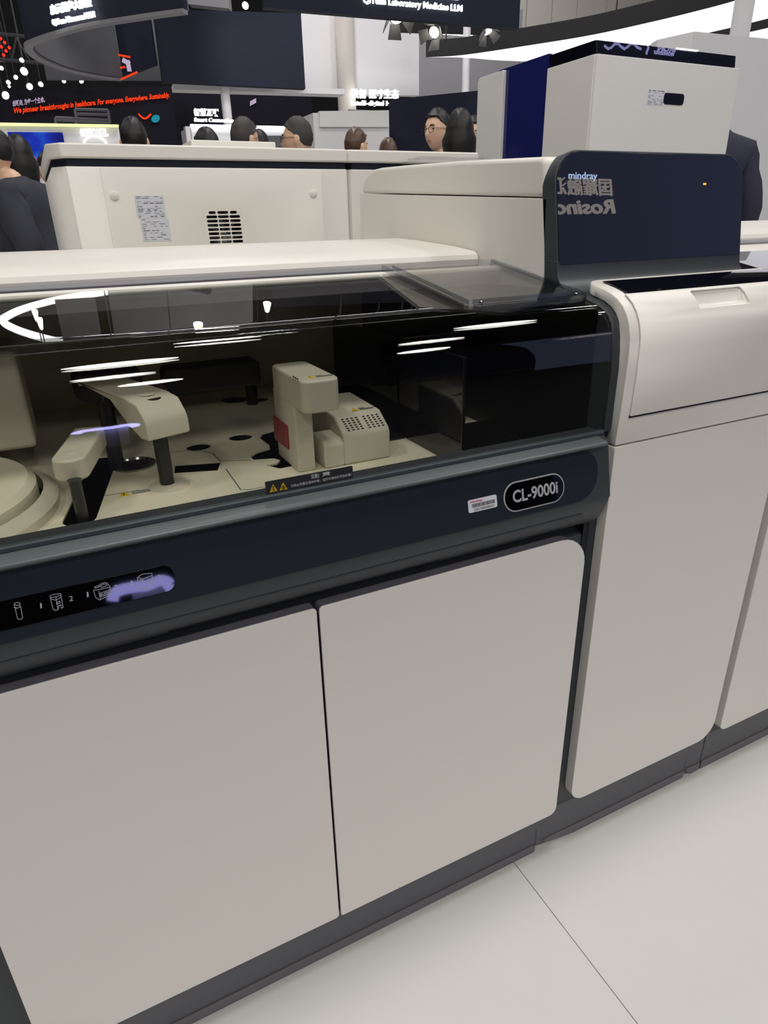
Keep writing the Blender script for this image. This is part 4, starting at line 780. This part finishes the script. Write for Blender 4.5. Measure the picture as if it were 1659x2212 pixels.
# lilac ring letter behind the photographer, mirrored in the status screen
rs = lambda px, py: refl(px, py, PO + PN * .0026, PN, (0, -3.2, 0), (0, 1, 0))
blob = [rs(px, py) for px, py in ((243, 1298), (247, 1283), (262, 1274), (292, 1268), (318, 1265), (345, 1254), (362, 1257), (366, 1266), (356, 1274))]
LR = tag(empty('ring_letter', blob[3]), 'lilac glowing curved letter mirrored in the status screen', 'lit sign')
tube('letter_tube', smooth_line([tuple(p) for p in blob], 4), .036, 'lilac2', LR, 8)
b5 = blob[4]; box('letter_stand', b5.x - .1, b5.x + .1, -3.5, -3.3, 0, b5.z + .04, 'hallwhite', LR)

# ================================================================== PEOPLE
def eval_mesh(o):
    bpy.context.view_layer.update(); me = bpy.data.meshes.new_from_object(o.evaluated_get(bpy.context.evaluated_depsgraph_get())); return me
def skin_mesh(nodes, edges, root=0, sub=1):
    me = bpy.data.meshes.new('skin'); me.from_pydata([n[0] for n in nodes], edges, []); o = bpy.data.objects.new('skin', me); COL.objects.link(o)
    o.modifiers.new('s', 'SKIN')
    for i, n in enumerate(nodes): me.skin_vertices[0].data[i].radius = n[1]; me.skin_vertices[0].data[i].use_root = (i == root)
    if sub: o.modifiers.new('d', 'SUBSURF').levels = sub
    r = eval_mesh(o); bpy.data.objects.remove(o); bpy.data.meshes.remove(me); return r
def head_shape(nu=40, nv=28, k=1.):
    V, Fc = [], []
    for j in range(nv + 1):
        th = math.pi * j / nv
        for i in range(nu):
            ph = 2 * math.pi * i / nu; x, y, z = math.sin(th) * math.cos(ph), math.sin(th) * math.sin(ph), math.cos(th); V.append(headpt(x, y, z))
    for j in range(nv):
        for i in range(nu): Fc.append((j * nu + i, (j + 1) * nu + i, (j + 1) * nu + (i + 1) % nu, j * nu + (i + 1) % nu))
    return V, Fc
def headpt(x, y, z):
    g = lambda v, c, w: math.exp(-((v - c) / w) ** 2)
    X, Y, Z = x * .076, y * .098, z * .118
    t = max(0, -z); X *= 1 - .30 * t ** 1.6; Y *= (1 - .38 * t) if y > 0 else (1 - .04 * t)
    if y < 0:
        Y -= .026 * g(X, 0, .012) * g(Z, -.022, .022) + .006 * g(X, 0, .03) * g(Z, .028, .014) + .008 * g(X, 0, .022) * g(Z, -.060, .010) + .008 * g(X, 0, .025) * g(Z, -.098, .016)
        Y += .010 * (g(X, .031, .013) + g(X, -.031, .013)) * g(Z, .010, .012)
    return (X, Y, Z)
HV, HF = head_shape()
def hairline(y):
    K = ((-1, .074), (-.6, .070), (-.3, .048), (0, .018), (.3, -.014), (.6, -.038), (1.01, -.042))
    for (a, b), (c, d) in zip(K, K[1:]):
        if y <= c: return b + (d - b) * (y - a) / (c - a)
    return -.042
def hair_cap(style, seed):
    rnd = random.Random(seed); V, Fc = [], []; nu, nv = 40, 28
    keep = []
    for j in range(nv + 1):
        for i in range(nu):
            th = math.pi * j / nv; ph = 2 * math.pi * i / nu; x, y, z = math.sin(th) * math.cos(ph), math.sin(th) * math.sin(ph), math.cos(th); X, Y, Z = headpt(x, y, z)
            off = (1.065 if style == 'short' else 1.10) + .022 * math.sin(7 * ph + seed) * math.sin(5 * th) + rnd.uniform(-.008, .008)
            if style == 'short':
                line = hairline(y); keep.append(Z > line); Z = max(Z, line); off = off if Z > .02 else 1.035
                V.append((X * off, Y * off + .002, Z * off + (.012 if Z > .06 else .004)))
            else:
                line = .062 if y < -.6 else (.03 if y < -.35 else -.2); keep.append(Z > line)
                zz = Z * off + .008
                if Z < 0: zz = Z * 2.6; X *= 1.25 + .8 * abs(Z); Y = Y * 1.1 + .02 * min(1, -Z / .06) if y > 0 else Y * .9
                V.append((X * off * 1.03, Y * off + .003, zz))
    for (a, b, c, d) in HF:
        if sum((keep[a], keep[b], keep[c], keep[d])) >= (1 if style == 'short' else 3): Fc.append((a, b, c, d))
    me = bpy.data.meshes.new('hair'); me.from_pydata(V, [], Fc); me.update(); bm = bmesh.new(); bm.from_mesh(me); bmesh.ops.delete(bm, geom=[v for v in bm.verts if not v.link_faces], context='VERTS'); bmesh.ops.recalc_face_normals(bm, faces=bm.faces); bm.to_mesh(me); bm.free(); return me
def person(px, pytop, Y, yaw, label, hair='short', hm='hair', top='jacket', legs='trousers', glasses=False, lean=0., arm=0., collar=None, hips=None, cap=None, fat=1.):
    t = onY(px, pytop, Y); h = t.z; hs = min(1.08, max(.94, h / 1.76)); k = h / 1.76
    hz_ = h - .128 * hs; R_ = Matrix.Rotation(math.radians(yaw), 4, 'Z'); ln = lambda z: -lean * max(0, (z / h - .5) * 2) ** 1.2
    base = Vector((t.x, t.y, 0)) - (R_ @ Vector((0, ln(hz_) - .02, 0)))
    base.z = 0
    def n(x, y, z, r, r2=None): return ((x * k, y * k + ln(z * h), z * h), (r * k * fat, (r2 or r) * k * fat))
    T_ = [n(0, .0, .525, .150, .105), n(0, .005, .62, .140, .105), n(0, .0, .735, .140, .095), n(0, .012, .80, .075, .06), n(0, .012, .845, .050), n(0, -.002, .885, .05)]
    E_ = [(0, 1), (1, 2), (2, 3), (3, 4), (4, 5)]
    LG = [n(.088, 0, .485, .085), n(.092, -.012, .27, .056), n(.095, .02, .045, .042), n(.10, -.11, .018, .034)]
    nodes = list(T_); edges = list(E_)
    for sx in (1, -1):
        i0 = len(nodes); nodes += [(Vector((sx * a[0][0], a[0][1], a[0][2])), a[1]) for a in LG]; edges += [(0, i0), (i0, i0 + 1), (i0 + 1, i0 + 2), (i0 + 2, i0 + 3)]
    arms = []
    for sx in (1, -1):
        el = n(sx * (.245 + .02 * arm), .03 + .05 * arm, .625, .047); wr = n(sx * (.25 - .10 * arm), -.02 - .16 * arm, .495 + .075 * arm, .034); sh = n(sx * .178, .012, .80, .052)
        pm = n(sx * (.25 - .13 * arm), -.03 - .2 * arm, .455 + .08 * arm, .034, .02); i0 = len(nodes); nodes += [sh, el, wr, pm]; edges += [(3, i0), (i0, i0 + 1), (i0 + 1, i0 + 2), (i0 + 2, i0 + 3)]; arms.append((sh, el, wr))
        for q in range(5):
            j = len(nodes); fx = (q - 2) * .011; nodes += [n(sx * (.25 - .13 * arm) + fx, -.035 - .21 * arm, .425 + .08 * arm + (.012 if q in (0, 4) else 0), .0085), n(sx * (.25 - .13 * arm) + fx, -.045 - .215 * arm, .402 + .08 * arm + (.014 if q in (0, 4) else 0), .0075)]; edges += [(i0 + 3, j), (j, j + 1)]
    bm_ = skin_mesh(nodes, edges)
    # head and ears joined on to the body, then fused into one surface
    V = [v.co.copy() for v in bm_.vertices]; Fc = [tuple(p.vertices) for p in bm_.polygons]; bpy.data.meshes.remove(bm_)
    hc = Vector((0, ln(hz_) - .02, hz_)); o0 = len(V); V += [hc + Vector(v) * hs for v in HV]; Fc += [tuple(i + o0 for i in f) for f in HF]
    for sx in (1, -1):
        o0 = len(V); V += [hc + Vector((sx * .078 + v[0] * .12, .012 + v[1] * .20, -.006 + v[2] * .28)) * hs for v in HV]; Fc += [tuple(i + o0 for i in f) for f in HF]
    me = bpy.data.meshes.new('person'); me.from_pydata(V, [], Fc); me.update(); tmp = bpy.data.objects.new('person_tmp', me); COL.objects.link(tmp)
    rm = tmp.modifiers.new('fuse', 'REMESH'); rm.mode = 'VOXEL'; rm.voxel_size = .0085; sm = tmp.modifiers.new('smooth', 'SMOOTH'); sm.iterations = 3; sm.factor = .5
    me2 = eval_mesh(tmp); bpy.data.objects.remove(tmp); bpy.data.meshes.remove(me); me2.materials.clear()
    root = bpy.data.objects.new('person', me2); COL.objects.link(root); me2.materials.append(M['skin']); me2.shade_smooth(); root.location = base; root.rotation_euler = (0, 0, math.radians(yaw)); tag(root, label, 'person')
    def part(name, me_, m):
        o = bpy.data.objects.new(name, me_); COL.objects.link(o); me_.materials.clear(); me_.materials.append(M[m]); me_.shade_smooth(); o.parent = root; return o
    # clothing
    c = 1.16; hem = hips or .45
    jn = [n(0, .0, hem, .168, .130), n(0, .0, .53, .165, .125), n(0, .005, .62, .158, .125), n(0, .0, .735, .182, .132), n(0, .012, .812, .135, .110), n(0, .012, .842, .082), n(0, .012, .862, .066)]
    je = [(0, 1), (1, 2), (2, 3), (3, 4), (4, 5), (5, 6)]
    for sh, el, wr in arms:
        i0 = len(jn); jn += [(sh[0], (sh[1][0] * 1.5, sh[1][1] * 1.5)), (el[0], (el[1][0] * 1.42, el[1][1] * 1.42)), (wr[0], (wr[1][0] * 1.45, wr[1][1] * 1.45))]; je += [(4, i0), (i0, i0 + 1), (i0 + 1, i0 + 2)]
    jk = skin_mesh(jn, je, 2); 
    for v in jk.vertices:
        w_ = .006 * math.sin(v.co.z * 38 + v.co.x * 21) * math.sin(v.co.y * 30 + v.co.z * 11); v.co += v.normal * w_
    part('jacket', jk, top)
    tn = [n(0, 0, .545, .150, .112), n(0, 0, .50, .150, .112)]; te = [(0, 1)]
    for sx in (1, -1):
        i0 = len(tn); tn += [n(sx * .09, 0, .465, .098), n(sx * .093, -.012, .27, .072), n(sx * .096, .02, .05, .06)]; te += [(1, i0), (i0, i0 + 1), (i0 + 1, i0 + 2)]
    part('trousers', skin_mesh(tn, te, 1), legs)
    if collar:
        cn = [n(0, .010, .835, .068), n(0, .006, .862, .064)]; part('collar', skin_mesh(cn, [(0, 1)], 0), collar)
    hm_ = hair_cap(hair, int(px)); hm_.transform(Matrix.Translation(hc) @ Matrix.Diagonal((hs, hs, hs, 1))); hr = part('hair', hm_, hm); so = hr.modifiers.new('th', 'SOLIDIFY'); so.thickness = .012; so.offset = -1
    if cap:
        cm = hair_cap('short', 3); cm.transform(Matrix.Translation(hc + Vector((0, 0, .008))) @ Matrix.Diagonal((hs * 1.06, hs * 1.06, hs * 1.04, 1))); part('cap', cm, cap)
    def hp(name, pts, r, m, closed=False):
        o = tube(name, [hc + Vector(p_) * hs for p_ in pts], r, m, None, 6, closed); o.parent = root; return o
    for sx in (1, -1):
        hp('eye', [(sx * .031 - .008, -.0815, .010), (sx * .031, -.0845, .0105), (sx * .031 + .008, -.0815, .010)], [.002, .0045, .002], 'eye'); hp('eyebrow', [(sx * .018, -.096, .028), (sx * .032, -.094, .033), (sx * .046, -.083, .029)], .0032, hm)
    hp('mouth', [(-.020, -.087, -.060), (0, -.0985, -.059), (.020, -.087, -.060)], [.002, .004, .002], 'lips')
    if glasses:
        gl_ = None
        for sx in (1, -1):
            o = hp('spectacle_rim', [(sx * .033 + .024 * math.cos(a), -.104 + .004 * abs(math.cos(a)), .006 + .019 * math.sin(a)) for a in [2 * math.pi * k_ / 16 for k_ in range(16)]], .0016, 'frame', True); hp('spectacle_temple', [(sx * .056, -.098, .010), (sx * .080, -.03, .012), (sx * .084, .02, .006)], .0016, 'frame')
        hp('spectacle_bridge', [(-.010, -.106, .010), (0, -.110, .012), (.010, -.106, .010)], .0015, 'frame')
    return root
person(-26, 275, 4.4, -112, 'man in a dark jacket at the left edge with arms folded, turned away', 'short', 'hair', 'jacket', lean=.16, arm=1., hips=.545, fat=1.3)
person(33, 293, 5.3, 178, 'dark long haired person half hidden behind the dark jacketed man', 'long', 'hair', 'jacket')
person(58, 335, 6.6, 170, 'person with a pink cap glimpsed behind the dark jacketed man', 'short', 'hair', 'jacket', cap='pink')
person(99, 328, 6.1, -160, 'person in a pale blue shirt beside the corner of the rear analyzer', 'short', 'hair', 'blue', collar='shirt', hips=.55)
person(-16, 300, 6.2, -120, 'person in an orange top and pale trousers at the left picture edge', 'short', 'hair', 'orange', 'shirt', hips=.5)
person(283, 255, 4.7, 168, 'black haired man seen from behind in front of the dark LED wall', 'short', 'hair', 'shirt', collar='shirt')
person(443, 277, 4.5, 190, 'person whose dark hair top alone shows above the rear analyzer', 'short', 'hair', 'jacket')
person(525, 255, 4.9, 118, 'greying man with glasses turned right beside the white post', 'short', 'hairgrey', 'jacket', glasses=True)
person(558, 281, 6.4, 175, 'person with a small dark head right of the greying man', 'short', 'hair', 'jacket')
person(640, 254, 4.7, -125, 'grey cropped man with glasses turned left in front of the white booth', 'short', 'hairgrey', 'shirt', glasses=True, collar='shirt')
person(768, 277, 5.3, 115, 'brown haired woman looking right in front of the white booth', 'short', 'hairbrown', 'shirt')
person(838, 299, 6.0, 170, 'brown haired person whose hair top shows beside the navy partition', 'short', 'hairbrown', 'jacket')
person(946, 236, 4.5, -72, 'man with glasses in left profile in front of the navy partition', 'short', 'hair', 'suit', glasses=True)
person(994, 237, 3.9, 152, 'woman with long straight black hair seen from behind', 'long', 'hair', 'suit')
person(1024, 252, 5.0, -40, 'woman whose face peeks out behind the long black hair', 'short', 'hair', 'suit')
person(1551, 140, 2.62, 165, 'person in a navy jacket behind the tall analyzer at the right', 'short', 'hair', 'suit', arm=.7)
